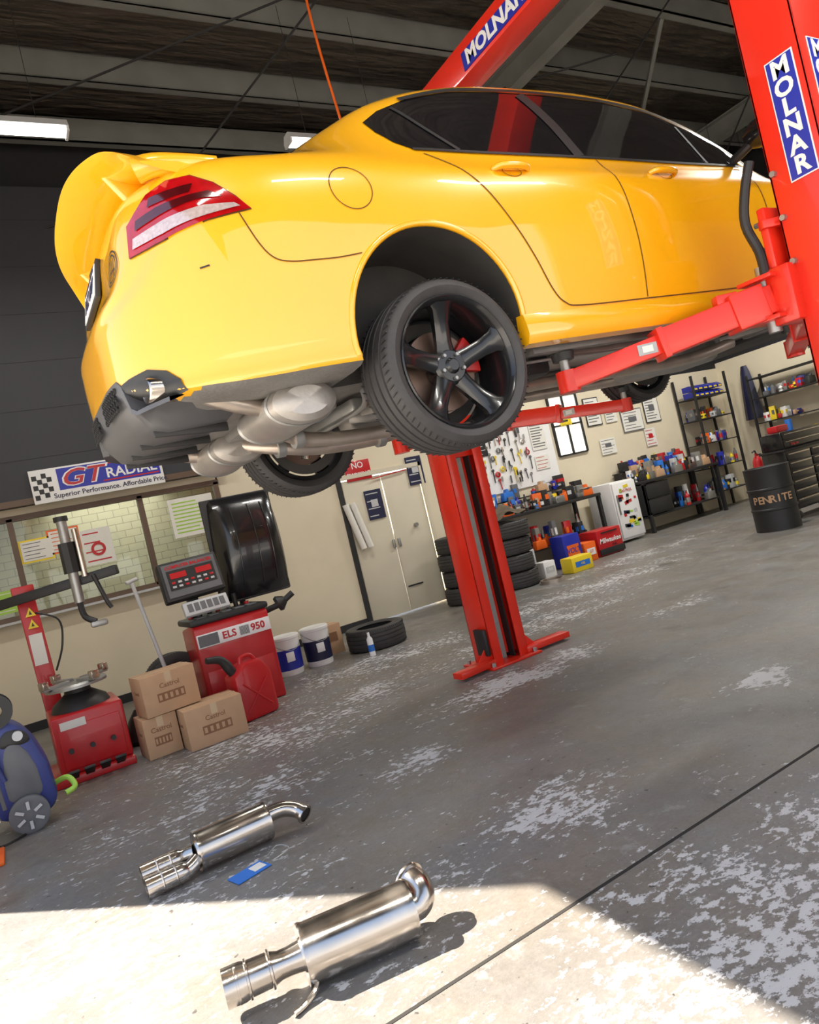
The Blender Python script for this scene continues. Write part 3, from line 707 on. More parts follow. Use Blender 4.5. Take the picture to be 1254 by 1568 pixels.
# ------------------------------------------------------------------ LIFT
lift=group('two_post_vehicle_lift',(3.46,3.4,0))
def cpost(cx,cy,w,d,op,H):
    b=B(); t=.012; y0=cy-d/2; y1=cy+d/2; yb=y0 if op>0 else y1-t
    b.bx(cx-w/2,cx+w/2,yb,yb+t,0,H,RED,.003)
    for s in (-1,1):
        xx=cx+s*(w/2-t/2); b.bx(xx-t/2,xx+t/2,y0,y1,0,H,RED,.003)
        yo=y1-t if op>0 else y0
        b.bx(cx+s*w/2,cx+s*(w/2-.09),yo,yo+t,0,H,RED,.003)
        b.bx(cx+s*.075-.006,cx+s*.075+.006,cy-d*.3,cy+d*.3,0,H,BLK)
    b.bx(cx-.03,cx+.03,cy-.03,cy+.03,0,H-.1,GREYM)
    b.bx(cx-w/2+.02,cx+w/2-.02,cy-.01,cy+.0,.05,H-.05,RED)
    b.bx(cx-w/2-.02,cx+w/2+.02,y0-.02,y1+.02,H-.02,H+.02,RED,.004)
    b.bx(cx-w/2-.08,cx+w/2+.08,y0-.08,y1+.08,0,.02,RED,.004)
    for sx in (-1,1):
        for sy in (-1,1): b.cyl((cx+sx*(w/2+.04),cy+sy*(d/2+.04),.02),(cx+sx*(w/2+.04),cy+sy*(d/2+.04),.05),.018,GREYM,n=6)
    return b
b=cpost(3.46,5.03,.36,.28,-1,4.3)
b.beam((2.9,4.88,.045),(3.28,4.93,.045),.12,.05,RED,.006); b.beam((4.1,4.93,.045),(3.62,4.93,.045),.12,.05,RED,.006)
b.prism([(0,0),(.16,0),(0,.18)],.012,RED,frame((3.64,4.95,.02),(1,0,0),(0,0,1))); b.prism([(0,0),(-.16,0),(0,.18)],.012,RED,frame((3.28,4.95,.02),(1,0,0),(0,0,1)))
b.bx(3.24,3.275,4.9,5.05,.1,.32,BLK,.01)
b.obj('far_post',lift)
b=cpost(3.475,1.725,.35,.25,1,4.3); b.obj('near_post',lift)
b=B(); b.bx(3.36,3.56,1.6,5.17,4.2,4.42,RED,.006); b.bx(3.30,3.62,1.6,2.0,4.15,4.2,RED,.004)
b.bx(3.352,3.36,3.00,3.70,4.225,4.345,BLUE); b.text('MOLNAR',.135,WHT,frame((3.35,3.35,4.285),*LEFTF),bold=.035,sx=1.1)
b.obj('crossbeam',lift)
b=B()
def sticker(o,xa,w=.115,h=.52):
    Tm=frame(o,xa,(0,0,1)); b.box((0,0,0),(w+.012,h+.012,.003),WHT,T=Tm); b.box((0,0,.001),(w,h,.004),BLUE,T=Tm)
    for i,ch in enumerate('MOLNAR'): b.text(ch,.105,WHT,Tm@Matrix.Translation((0,h/2-.048-i*(h-.096)/5,.004)),bold=.035)
sticker((3.296,1.695,2.69),(0,-1,0)); sticker((3.42,1.597,2.72),(1,0,0))
b.obj('brand_stickers',lift)
def armset(cy,sg,rear,front,name):
    b=B()
    b.bx(3.33,3.61,cy-.09,cy+.09,1.75,2.75,RED,.006)
    b.bx(3.24,3.70,cy+sg*.10,cy+sg*.22,1.84,2.10,RED,.01)
    b.bx(3.26,3.68,cy+sg*.16,cy+sg*.20,2.10,2.38,RED,.008)
    for sx in (3.29,3.65):
        for zz in (1.9,2.04,2.2,2.32): b.cyl((sx,cy+sg*.19,zz),(sx,cy+sg*.235,zz),.013,GREYM,n=6)
    for s in (-1,1):
        piv=(3.47+s*.20,cy+sg*.24)
        for zz in (1.88,2.07): b.box((piv[0],piv[1],zz),(.17,.17,.02),RED,bev=.004)
        b.cyl((piv[0],piv[1],1.82),(piv[0],piv[1],2.13),.03,GREYM)
        e=Vector((*(rear if s<0 else front),1.82)); p=Vector((piv[0],piv[1],1.97)); d=(e-p)
        a1=p+d*.55
        b.beam(p,a1,.12,.13,RED,.006); b.beam(p+d*.45,e,.09,.09,RED,.005)
        b.beam(p+d*.53,p+d*.56,.135,.145,RED,.004); b.beam(p+d*.04,p+d*.2,.14,.17,RED,.008)
        b.box(tuple(p+d*.2+Vector((0,0,.08))),(.1,.06,.05),RED,rot=(0,0,math.atan2(d.y,d.x)),bev=.006)
        dn=d.normalized(); sd=Vector((dn.y,-dn.x,0))
        for q in (-1,1): b.box(tuple(p+d*.62+sd*q*.047),(.09,.004,.05),GREYM,rot=(0,0,math.atan2(d.y,d.x))); b.box(tuple(p+d*.62+sd*q*.050),(.05,.004,.03),PAPER,rot=(0,0,math.atan2(d.y,d.x)))
        b.cyl(e+Vector((0,0,-.05)),e+Vector((0,0,.05)),.05,RED); b.cyl(e+Vector((0,0,.05)),e+Vector((0,0,.10)),.022,GREYM)
        b.cyl(e+Vector((0,0,.10)),e+Vector((0,0,.135)),.05,BLK,r1=.055)
    b.obj(name,lift)
    b=B()
    b.tube([(3.27,cy+sg*.18,2.60),(3.25,cy+sg*.22,2.48),(3.245,cy+sg*.25,2.34),(3.27,cy+sg*.23,2.20),(3.24,cy+sg*.21,2.08)],.022,BLK,10,k=4)
    b.beam((3.24,cy+sg*.18,2.3),(3.36,cy+sg*.12,2.3),.04,.04,RED)
    for zz in (2.1,2.3,2.5): b.cyl((3.28,cy+sg*.1,zz),(3.31,cy+sg*.1,zz),.014,GREYM,n=6)
    b.obj(name+'_guard',lift)
armset(1.725,1,(2.42,2.47),(4.25,2.47),'near_arms')
armset(5.03,-1,(2.30,3.90),(4.35,3.90),'far_arms')

# ------------------------------------------------------------------ MUFFLERS on floor
def can(b,p0,p1,r,m):
    L=(Vector(p1)-Vector(p0)).length
    b.lathe([(.0001,0),(r*.55,.0),(r*.62,.012),(r*.9,.012),(r*1.02,.004),(r*1.04,.012),(r*1.0,.022),(r,L-.022),(r*1.04,L-.012),(r*1.02,L-.004),(r*.9,L-.012),(r*.62,L-.012),(r*.55,L),(.0001,L)],m,axisT(p0,p1),56)
b=B(); r=.092; z=.097
p0=Vector((.575,2.325,z)); p1=Vector((.955,2.257,z)); d=(p1-p0).normalized(); can(b,p0,p1,r,STEEL)
b.lathe([(.048,-.01),(.042,.04),(.042,.07),(.052,.10),(.053,.17),(.058,.19),(.058,.245),(.050,.245),(.048,.1)],STEEL,axisT(p0,p0-d*.25),40)
for q in (.10,.172,.205): b.lathe([(.052,-.006),(.059,-.003),(.059,.003),(.052,.006)],STEEL,axisT(p0-d*q,p0-d*(q+.1)),40)
b.tube([p1-d*.015,p1+d*.02,p1+d*.045+Vector((0,.01,.018)),p1+d*.052+Vector((0,.035,.045)),p1+d*.045+Vector((0,.07,.06))],.048,STEEL,26,k=7)
b.lathe([(.047,0),(.056,0),(.056,.008),(.047,.008)],STEEL,axisT(p1+d*.045+Vector((0,.07,.06)),p1+d*.04+Vector((0,.12,.08))),30)
b.tube([p0+d*.02+Vector((0,-.05,-.06)),p0+d*.0+Vector((0,-.085,-.07)),p0-d*.05+Vector((0,-.11,-.086)),p0-d*.09+Vector((0,-.13,-.086))],.009,STEEL,8,k=4)
b.lathe([(.0001,-.004),(.047,-.004)],BLK,axisT(p0-d*.14,p0-d*.25),20)
b.obj('exhaust_muffler')
b=B(); r=.088; z=.093; p0=Vector((.515,3.55,z)); p1=Vector((.875,3.56,z)); d=(p1-p0).normalized(); can(b,p0,p1,r,STEEL)
for dy,zz in ((-.048,.050),(.048,.080)):
    o=Vector((0,dy,zz-z)); b.tube([p0+o*.6,p0-d*.05+o,p0-d*.08+o],.036,STEEL,18,k=3)
    b.lathe([(.034,0),(.043,.02),(.045,.04),(.045,.19),(.038,.19),(.036,.06)],STEEL,axisT(p0-d*.05+o,p0-d*.3+o),34)
    b.lathe([(.0001,.1),(.040,.1)],BLK,axisT(p0-d*.05+o,p0-d*.3+o),20)
    for q in (.06,.12): b.lathe([(.045,q-.004),(.049,q),(.045,q+.004)],STEEL,axisT(p0-d*.05+o,p0-d*.3+o),34)
e=[p1-d*.01+Vector((0,0,.02)),p1+d*.05+Vector((0,.0,.022)),p1+d*.10+Vector((0,-.01,.015)),p1+d*.145+Vector((0,-.035,-.005)),p1+d*.165+Vector((.0,-.07,-.025))]
b.tube(e,.038,STEEL,24,k=7); ax=axisT(e[-1],e[-1]+(e[-1]-e[-2])); b.lathe([(.036,-.006),(.046,-.006),(.046,.006),(.036,.006)],STEEL,ax,28); b.lathe([(.0001,.002),(.036,.002)],BLK,ax,28)
b.obj('exhaust_muffler')
b=B(); b.box((.68,3.30,.004),(.17,.10,.003),CBLUE,rot=(0,0,.25)); b.box((.72,3.31,.007),(.06,.06,.002),PAPER,rot=(0,0,.25)); b.tube([(.75,3.33,.006),(.84,3.38,.03),(.88,3.32,.02),(.79,3.30,.008)],.0025,GREYM,6,k=5); b.obj('product_tag')

# ------------------------------------------------------------------ boxes etc
def carton(x,y,z,w,d,h,rot):
    g=Matrix.Translation((x,y,z))@Matrix.Rotation(rot,4,'Z'); b=B()
    b.box((0,0,h/2),(w,d,h),CARD,bev=.004,T=g); b.box((0,0,h+.0005),(w,.05,.002),TAPE,T=g); b.box((0,-d/2-.0005,h-.04),(.05,.002,.08),TAPE,T=g); b.box((0,0,h+.001),(w*.98,.004,.003),CARDD,T=g)
    Tf=g@frame((0,-d/2-.001,h*.68),*FRONT)
    b.text('Castrol',h*.17,CARDD,Tf); b.box((0,-h*.28,0),(w*.5,h*.22,.001),CARDD,T=Tf)
    for i in range(5): b.box((-w*.2+i*w*.1,-h*.28,.001),(w*.05,h*.13,.001),CARD,T=Tf)
    Tl=g@frame((-w/2-.001,0,h*.6),(0,-1,0),(0,0,1)); b.text('Castrol',h*.13,CARDD,Tl)
    b.obj('cardboard_box')
carton(1.20,5.92,0,.46,.34,.31,.03); carton(.82,6.10,0,.26,.30,.31,.06); carton(.94,6.08,.318,.43,.30,.31,.12)
b=B(); g=Matrix.Translation((1.63,6.16,0))@Matrix.Rotation(.25,4,'Z')
b.prism([(-.16,0),(.16,0),(.18,.03),(.18,.36),(.10,.48),(-.06,.48),(-.18,.39),(-.18,.03)],.2,MRED,g@frame((0,.1,0),*FRONT),bev=.028)
b.tube([g@Vector(p) for p in ((-.05,0,.46),(-.03,0,.52),(.06,0,.52),(.11,0,.44))],.018,MRED,10,k=5)
b.cyl(g@Vector((-.13,0,.42)),g@Vector((-.17,0,.49)),.04,BLK); b.tube([g@Vector(p) for p in ((-.16,0,.48),(-.22,0,.56),(-.34,0,.59))],lambda t:.045-.02*t,BLK,12,k=4)
for s in (-1,1): b.tube([g@Vector(p) for p in ((-.12,-.102,.2-.12*s),(0,-.104,.2),(.12,-.102,.2+.12*s))],.008,MRED,6,k=4)
b.obj('fuel_can')
# ------------------------------------------------------------------ wheel balancer
wb=group('wheel_balancer',(1.7,6.85,0))
b=B(); b.prism([(0,0),(.50,0),(.50,.80),(.06,.86),(0,.82)],.70,MRED,frame((1.36,6.58,0),(0,1,0),(0,0,1)),bev=.02)
b.bx(1.40,2.02,6.573,6.58,.06,.42,MRED,.003); b.bx(1.37,2.05,6.56,6.575,.64,.76,WHT,.002)
b.bx(1.38,1.56,6.556,6.562,.65,.75,GREY); b.text('ELS',.09,MRED,T(1.66,6.557,.70),bold=.03); b.text('950',.09,MRED,T(1.93,6.557,.70),bold=.03)
for i in range(9): b.bx(1.76+i*.01,1.765+i*.01,6.556,6.56,.66,.74,GREY)
b.obj('cabinet',wb)
b=B(); b.bx(1.34,2.08,6.58,7.10,.84,.90,BLK,.02)
for i in range(5): b.bx(1.42+i*.12,1.51+i*.12,6.62,6.75,.895,.91,GREY,.01)
for i in range(7): b.cyl((1.42+i*.09,6.85+.05*(i%2),.9),(1.42+i*.09,6.85+.05*(i%2),.93+.05*(i%3)),.022,(MRED,GREY,BLK)[i%3])
b.tube([(1.95,6.9,.75),(2.25,6.75,.82),(2.38,6.70,.90)],.03,BLK,14); b.lathe([(.02,0),(.07,.0),(.08,.03),(.04,.09),(.02,.1)],BLK,axisT((2.22,6.76,.82),(2.4,6.69,.9)),24)
b.obj('tray_and_shaft',wb)
b=B(); DX=.16; b.box((1.33+DX,6.93,1.03),(.10,.08,.36),BLK,bev=.01)
Tm=frame((1.33+DX,6.72,1.29),(1,.12,.02),(0,.35,.94))
b.box((0,0,-.05),(.56,.38,.10),BLK,bev=.02,T=Tm); b.box((0,.0,.002),(.50,.32,.004),GREY,T=Tm)
b.text('COMPUTER BALANCER',.042,MRED,Tm@Matrix.Translation((0,.125,.005)),bold=.03)
b.box((0,.0,.005),(.44,.19,.004),BLK,T=Tm)
for c_ in (-.12,.12): b.box((c_,.04,.008),(.15,.055,.003),MRED,T=Tm)
for r_ in range(2):
    for c_ in range(7): b.box((-.18+c_*.06,-.025-r_*.04,.008),(.035,.02,.004),(MRED if (r_+c_)%3==0 else LGREY),T=Tm,bev=.002)
Tk=frame((1.38+DX,6.66,1.0),(1,.1,0),(0,.5,.85))
b.box((0,0,0),(.42,.14,.05),LGREY,T=Tk,bev=.01)
for c_ in range(6): b.box((-.15+c_*.06,0,.027),(.045,.08,.004),GREY,T=Tk)
b.obj('display_panel',wb)
b=B(); nU,nV=20,16; vs=[];fs=[]; hx=2.14
def hood(uu,vv):
    w=.36*(1-.10*uu); e=(1-abs(vv)**5)**.5
    return (hx+.03*uu+vv*w,7.08-.30*e*(math.sin(math.pi*min(1,uu*.90+.10))**.5),.95+1.02*uu)
for i in range(nU+1):
    for j in range(nV+1): vs.append(hood(i/nU,-1+2*j/nV))
for i in range(nU):
    for j in range(nV): fs.append((i*(nV+1)+j,i*(nV+1)+j+1,(i+1)*(nV+1)+j+1,(i+1)*(nV+1)+j))
b.add(vs,fs,BLKG); b.tube([vs[j] for j in range(nV+1)],.012,BLK,8)
b.tube([vs[i*(nV+1)] for i in range(nU+1)],.012,BLK,8); b.tube([vs[i*(nV+1)+nV] for i in range(nU+1)],.012,BLK,8)
for vv in (-.45,.1,.5): b.tube([tuple(Vector(hood(t,vv))+Vector((0,-.003,0))) for t in np.linspace(.12,.88,14)],.007,BLKG,8)
b.bx(hx-.35,hx+.36,7.06,7.10,.95,1.97,BLK,.01); b.tube([(2.0,7.1,1.1),(2.0,7.12,.8)],.03,BLK)
b.obj('wheel_guard_hood',wb)
b=B(); tyre(b,Matrix.Translation((1.22,7.1,.32))@Matrix.Rotation(R(90),4,'X')@Matrix.Rotation(R(8),4,'Y'),.31,.2,.2); b.obj('leaning_tyre',wb)
# ------------------------------------------------------------------ tyre changer
tc=group('tyre_changer',(.35,6.4,0))
b=B(); b.bx(.10,.62,6.12,6.72,.06,.50,MRED,.02).bx(.14,.58,6.105,6.12,.1,.42,MRED,.004); b.bx(.05,.62,6.05,6.75,0,.06,MRED,.01)
b.lathe([(.22,0),(.20,.05),(.10,.12),(.09,.18)],BLK,Matrix.Translation((.35,6.42,.50)),30)
b.lathe([(.0001,.20),(.21,.20),(.23,.185),(.23,.165),(.0001,.165)],GREYM,Matrix.Translation((.35,6.42,.50)),48)
for a in range(4):
    M_=Matrix.Translation((.35,6.42,.71))@Matrix.Rotation(a*math.pi/2+.5,4,'Z'); b.box((.17,0,0),(.22,.06,.025),GREYM,bev=.004,T=M_); b.box((.26,0,.03),(.05,.07,.06),STEEL,bev=.006,T=M_)
for i in range(4): b.prism([(-.03,0),(.03,0),(.04,.1),(-.04,.1)],.02,BLK,frame((.18+i*.11,6.06,.06),(1,0,0),(0,-.8,.6)),bev=.004)
for i in range(3): b.cyl((.2+i*.15,6.10,.24),(.2+i*.15,6.06,.24),.018,BLK)
b.bx(.16,.34,6.10,6.106,.40,.46,PAPER)
b.obj('cabinet',tc)
b=B(); cx0=.15; b.beam((cx0+.04,6.85,0),(cx0,6.88,1.46),.14,.13,MRED,.012,up=(0,1,0)); 
Tm=frame((cx0+.01,6.79,1.18),(1,0,0),(0,0,1)); b.box((0,-.18,.008),(.10,.26,.002),PAPER,T=Tm)
for k in (0,.10): b.prism([(-.04,0),(.04,0),(0,.075)],.003,YPL,Tm@Matrix.Translation((0,k,.0095))); b.prism([(-.012,.015),(.012,.015),(0,.05)],.003,BLK,Tm@Matrix.Translation((0,k,.013)))
b.beam((-.1,6.82,1.42),(.85,6.45,1.50),.09,.08,BLK,.01); b.bx(cx0-.09,cx0+.08,6.77,6.97,1.40,1.54,MRED,.01)
b.cyl((.52,6.5,1.30),(.52,6.5,1.98),.04,GREYM); b.cyl((.52,6.5,1.55),(.52,6.5,1.8),.065,BLK,n=8); b.cyl((.52,6.5,1.98),(.52,6.5,2.02),.055,BLK)
b.cyl((.60,6.47,1.5),(.60,6.47,1.9),.025,STEEL); b.tube([(.52,6.5,1.3),(.53,6.46,1.18),(.60,6.42,1.12)],.025,BLK,10,k=4); b.box((.62,6.42,1.10),(.13,.05,.05),GREYM,bev=.015)
b.tube([(.66,6.47,1.5),(.72,6.45,1.25),(.74,6.44,1.2)],.018,BLK); b.tube([(.2,6.8,1.3),(.35,6.7,1.2),(.33,6.6,1.0),(.25,6.7,.8)],.008,BLK,6,k=6)
b.obj('column_and_arm',tc)
b=B(); b.tube([(1.12,6.75,.3),(1.0,6.9,1.35)],.018,LGREY,10); b.tube([(.95,6.89,1.36),(1.0,6.9,1.37),(1.05,6.92,1.38)],.018,LGREY); b.lathe([(.0001,0),(.13,0),(.15,.04),(.09,.2),(.03,.28)],BLK,Matrix.Translation((.78,6.72,0)),24); b.cyl((1.12,6.74,0),(1.12,6.75,.32),.06,BLK); b.obj('bead_blaster',tc)
# ------------------------------------------------------------------ pressure washer
pw=group('pressure_washer',(-.12,5.4,0))
b=B(); prof=[(-.18,.10),(.10,.06),(.17,.14),(.155,.38),(.10,.56),(.02,.68),(-.08,.72),(-.15,.58),(-.19,.3)]
b.prism(prof,.26,DBLUE,frame((-.12,5.54,0),*FRONT),bev=.05)
b.prism([(x*.6+.0,z*.62+.14) for x,z in prof],.28,GREY,frame((-.12,5.55,0),*FRONT),bev=.03)
b.prism([(x*.5+.0,z*.18+.52) for x,z in prof],.275,BLK,frame((-.12,5.548,0),*FRONT),bev=.02)
for s in(-1,1):
    b.lathe([(.0001,-.02),(.04,-.025),(.045,.0),(.075,-.02),(.10,-.025),(.115,-.02),(.115,.02),(.10,.025),(.075,.02),(.045,.025),(.0001,.025)],GREY,frame((-.13,5.41+s*.17,.115),(1,0,0),(0,0,1)),36)
    for k in range(6): b.box((0,.06,.028),(.018,.05,.006),LGREY,T=frame((-.13,5.41+s*.18,.115),(1,0,0),(0,0,1))@Matrix.Rotation(k*math.pi/3,4,'Z'))
    b.tube([(-.22,5.41+s*.14,.35),(-.30,5.41+s*.14,.7),(-.33,5.41+s*.13,.98)],.016,DBLUE,10,k=4)
b.tube([(-.33,5.28,.98),(-.335,5.41,1.0),(-.33,5.54,.98)],.022,BLK,10,k=3)
b.lathe([(.05,-.06),(.11,-.06),(.11,-.05),(.05,-.05),(.05,.05),(.11,.05),(.11,.06),(.05,.06)],BLK,frame((-.20,5.33,.78),(1,0,0),(0,0,1)),30)
b.lathe([(.07,-.045),(.09,-.03),(.09,.03),(.07,.045)],GREY,frame((-.20,5.33,.78),(1,0,0),(0,0,1)),30)
b.cyl((-.1,5.27,.60),(-.1,5.24,.60),.03,LGREY)
b.tube([(.04,5.45,.2),(.12,5.4,.22),(.15,5.35,.16),(.09,5.33,.14)],.018,GRN,10,k=5)
b.tube([(-.25,5.2,.2),(-.28,5.18,.7),(-.30,5.2,1.1)],.012,GREY,8,k=4); b.tube([(-.28,5.18,.35),(-.34,5.12,.3),(-.30,5.14,.15)],.02,WHT,8,k=4)
b.tube([(-.3,5.3,.8),(-.38,5.2,1.0),(-.25,5.15,1.12),(-.22,5.2,.9),(-.2,5.25,.7)],.008,BLK,8,k=6)
b.tube([(-.1,5.3,.01),(-.2,5.2,.01),(-.3,5.15,.01),(-.38,5.25,.01)],.007,BLK,8,k=6)
b.obj('washer_body',pw)
b=B(); b.lathe([(.0001,.42),(.03,.42),(.05,.30),(.11,.03),(.11,.02)],ORG,Matrix.Translation((-.44,4.95,0)),30); b.box((-.44,4.95,.012),(.30,.30,.024),ORG,bev=.008); b.lathe([(.052,.29),(.078,.18),(.08,.18),(.054,.29)],WHT,Matrix.Translation((-.44,4.95,0)),30); b.obj('traffic_cone')
# ------------------------------------------------------------------ buckets, tyres
def bucket(x,y,m1,lab):
    b=B(); b.lathe([(.0001,0),(.135,0),(.14,.02),(.155,.38),(.162,.385),(.162,.41),(.15,.42),(.0001,.42)],m1,Matrix.Translation((x,y,0)),36)
    b.lathe([(.1425,.06),(.1435,.06),(.1515,.28),(.1505,.28)],lab,Matrix.Translation((x,y,0)),36)
    b.box((x-.02,y-.15,.2),(.09,.01,.1),WHT,bev=.004); b.tube([(x-.16,y,.37),(x-.1,y-.14,.30),(x,y-.185,.27),(x+.1,y-.14,.30),(x+.16,y,.37)],.004,GREYM,6,k=4); b.obj('oil_bucket')
bucket(2.45,7.5,WHT,BLUE); bucket(2.80,7.5,WHT,CHALK)
b=B(); b.box((3.08,7.95,.17),(.32,.3,.34),CARD,bev=.004); b.box((3.08,7.95,.343),(.3,.05,.003),TAPE); b.box((3.08,7.797,.2),(.2,.003,.1),CARDD); b.obj('cardboard_box')
b=B(); tyre(b,Matrix.Translation((3.5,7.45,.125)),.34,.24,.21); b.obj('tyre')
b=B(); b.lathe([(.0001,0),(.033,0),(.033,.18),(.014,.21),(.014,.25),(.0001,.25)],WHT,Matrix.Translation((3.2,7.0,0)),20); b.lathe([(.034,.05),(.034,.12)],CBLUE,Matrix.Translation((3.2,7.0,0)),20); b.obj('spray_can')
for (x,y,nn) in ((5.50,8.4,4),(6.22,8.25,4)):
    for i in range(nn):
        b=B(); tyre(b,Matrix.Translation((x+random.uniform(-.03,.03),y+random.uniform(-.03,.03),.118+i*.236)),.33,.22,.21); b.obj('tyre')
b=B(); vs=[];fs=[]
for i in range(13):
    for j in range(13):
        x=-1+i/6;y=-1+j/6; q=math.hypot(x,y); vs.append((6.22+x*.28,8.25+y*.28,1.03+.15*max(0,1-q*.8)+.03*math.sin(5*x+3*y)+.02*math.cos(7*y)-.03*max(0,q-.9)))
for i in range(12):
    for j in range(12): fs.append((i*13+j,i*13+j+1,(i+1)*13+j+1,(i+1)*13+j))
b.add(vs,fs,mat('camo_cloth',(.12,.09,.06),.9,0,.8,12)); b.obj('folded_jacket')
# ------------------------------------------------------------------ workbenches
COLS=[MRED,CBLUE,YPL,WHT,BLK,GREY,ORG,LGREY,GREYM,BLUE,CARD,BLK,GREY,GREYM,BLK]
def clutter(name,x0,x1,y0,y1,z,nn,hmax=.3,parent=None):
    b=B()
    for i in range(nn):
        x=random.uniform(x0,x1);y=random.uniform(y0,y1);m=random.choice(COLS);h=random.uniform(.07,hmax);w=random.uniform(.05,.18)
        k=random.random()
        if k<.4: b.box((x,y,z+h/2),(w,w*.8,h),m,rot=(0,0,random.uniform(-.4,.4)),bev=.005); b.box((x,y,z+h*.55),(w*1.01,w*.81,h*.3),random.choice(COLS))
        elif k<.75: b.lathe([(.0001,0),(w*.3,0),(w*.3,h*.7),(w*.12,h*.85),(w*.12,h),(.0001,h)],m,Matrix.Translation((x,y,z)),14); b.lathe([(w*.305,h*.2),(w*.305,h*.55)],random.choice(COLS),Matrix.Translation((x,y,z)),14)
        elif k<.9: b.tube([(x,y,z+.02),(x+.1,y,z+.06),(x+.2,y+.05,z+.03)],.018,m,8,k=3); b.box((x,y,z+.05),(.08,.05,.09),m,bev=.01)
        else: b.prism([(0,0),(.24,0),(.22,.14),(.15,.14),(.13,.2),(.1,.2),(.08,.14),(.02,.14)],.1,m,frame((x-.1,y,z),*FRONT),bev=.01)
    return b.obj(name,parent)
def bench(x0,x1,name='workbench'):
    g=group(name,((x0+x1)/2,9.5,0))
    b=B(); b.bx(x0,x1,9.15,9.88,.92,.97,BLK,.005)
    for x in (x0+.03,x1-.03):
        for y in (9.2,9.82): b.bx(x-.03,x+.03,y-.03,y+.03,0,.92,BLK)
    b.bx(x0,x1,9.2,9.86,.28,.31,BLK)
    b.bx(x0,x0+(x1-x0)*.3,9.17,9.86,.33,.9,BLK,.006)
    for i in range(2): b.bx(x0+.02,x0+(x1-x0)*.3-.02,9.155,9.17,.36+i*.27,.60+i*.27,BLK,.004)
    b.bx(x0,x1,9.7,9.86,1.18,1.2,BLK); 
    for x in (x0+.05,(x0+x1)/2,x1-.05): b.bx(x-.01,x+.01,9.7,9.86,.97,1.18,BLK)
    b.obj('frame',g); return g
g1=bench(6.3,9.1); g2=bench(10.2,12.35,'storage_bench')
clutter('items_on_top',6.4,8.9,9.25,9.65,.97,85,.30,g1); clutter('items_on_riser',6.4,8.9,9.73,9.83,1.2,36,.25,g1); clutter('items_below',7.3,8.9,9.25,9.8,.31,32,.4,g1)
clutter('items_on_top',10.35,12.1,9.25,9.65,.97,70,.36,g2); clutter('items_on_riser',10.35,12.1,9.73,9.83,1.2,30,.25,g2); clutter('items_below',10.95,12.1,9.25,9.8,.31,30,.4,g2)
b=B(); b.box((8.7,9.3,1.02),(.16,.2,.1),GREYM,bev=.02); b.box((8.7,9.22,1.12),(.14,.06,.12),GREYM,bev=.01); b.box((8.7,9.33,1.12),(.14,.08,.12),GREYM,bev=.01); b.cyl((8.7,9.0,1.1),(8.7,9.25,1.1),.02,STEEL); b.cyl((8.6,9.02,1.1),(8.8,9.02,1.1),.01,STEEL); b.obj('bench_vice',g1)
b=B(); b.bx(7.05,8.95,9.87,9.895,1.35,2.65,WHT)
for i in range(75):
    x=random.uniform(7.12,8.35);z=random.uniform(1.5,2.55);m=random.choice([BLK,GREYM,MRED,YPL,GREY,STEEL,BLK]); L_=random.uniform(.08,.26)
    k=random.random(); 
    if k<.5: b.beam((x,9.85,z),(x+random.uniform(-.02,.02),9.85,z-L_),.018,.012,m,.003); b.lathe([(.012,-.006),(.026,-.006),(.026,.006),(.012,.006)],m,frame((x,9.85,z),*FRONT),14)
    elif k<.8: b.cyl((x,9.84,z),(x,9.84,z-L_*.5),.014,m,n=10); b.cyl((x,9.84,z-L_*.5),(x,9.84,z-L_),.006,STEEL,n=8)
    else: b.lathe([(.03,-.01),(.05,0),(.03,.01)],m,frame((x,9.85,z),*FRONT),18,closed=True)
notice(b,8.62,2.2,.34,.5,PAPER,9.86,9,GREY); notice(b,8.6,1.72,.32,.25,PAPER,9.86,4,MRED); notice(b,7.3,2.2,.3,.35,BLK,9.86,5,LGREY)
b.obj('tool_pegboard')
b=B()
SKYW=mat('daylight_window',(.95,.93,.85),.5,0,.05,3,emit=.75)
b.bx(9.05,9.75,9.885,9.895,1.75,2.85,SKYW)
for x in (9.05,9.4,9.75): b.bx(x-.02,x+.02,9.86,9.9,1.75,2.85,BLK)
for z in (1.75,2.3,2.85): b.bx(9.05,9.75,9.86,9.9,z-.015,z+.015,BLK)
b.obj('window_2')
poster('wall_poster',10.1,2.45,.35,.5,PAPER,9.88,GREY,8,BLK); poster('wall_poster',10.55,2.4,.3,.42,PAPER,9.88,GREY,7); poster('wall_poster',11.1,2.15,.55,.4,PAPER,9.88,GREY,6,GREY); poster('wall_poster',11.7,2.3,.4,.5,PAPER,9.88,GREY,8,BLK); poster('wall_poster',9.35,2.35,.28,.12,YPL,9.85,BLK,2)
poster('wall_poster',6.4,2.0,.35,.5,CHALK,9.88,LGREY,6); poster('wall_poster',6.75,1.7,.2,.3,PAPER,9.88,GREY,5); poster('wall_poster',10.3,1.75,.4,.3,PAPER,9.88,GREY,5); poster('wall_poster',11.5,1.75,.3,.35,PAPER,9.88,MRED,5)
fr=B(); fr.bx(9.3,9.88,9.1,9.7,.04,1.08,WHT,.015); fr.bx(9.31,9.87,9.06,9.1,.08,1.06,WHT,.012); fr.bx(9.34,9.36,9.03,9.06,.5,.85,GREYM,.004)
for i in range(26):
    m=random.choice([MRED,BLK,YPL,CBLUE,ORG,GRN,CHALK,LGREY]); fr.box((random.uniform(9.4,9.8),9.056,random.uniform(.2,1.0)),(random.uniform(.05,.15),.004,random.uniform(.025,.07)),m,rot=(0,random.uniform(-.2,.2),0))
fr.text('CASTROL',.07,MRED,T(9.6,9.052,.9)); fr.obj('bar_fridge')
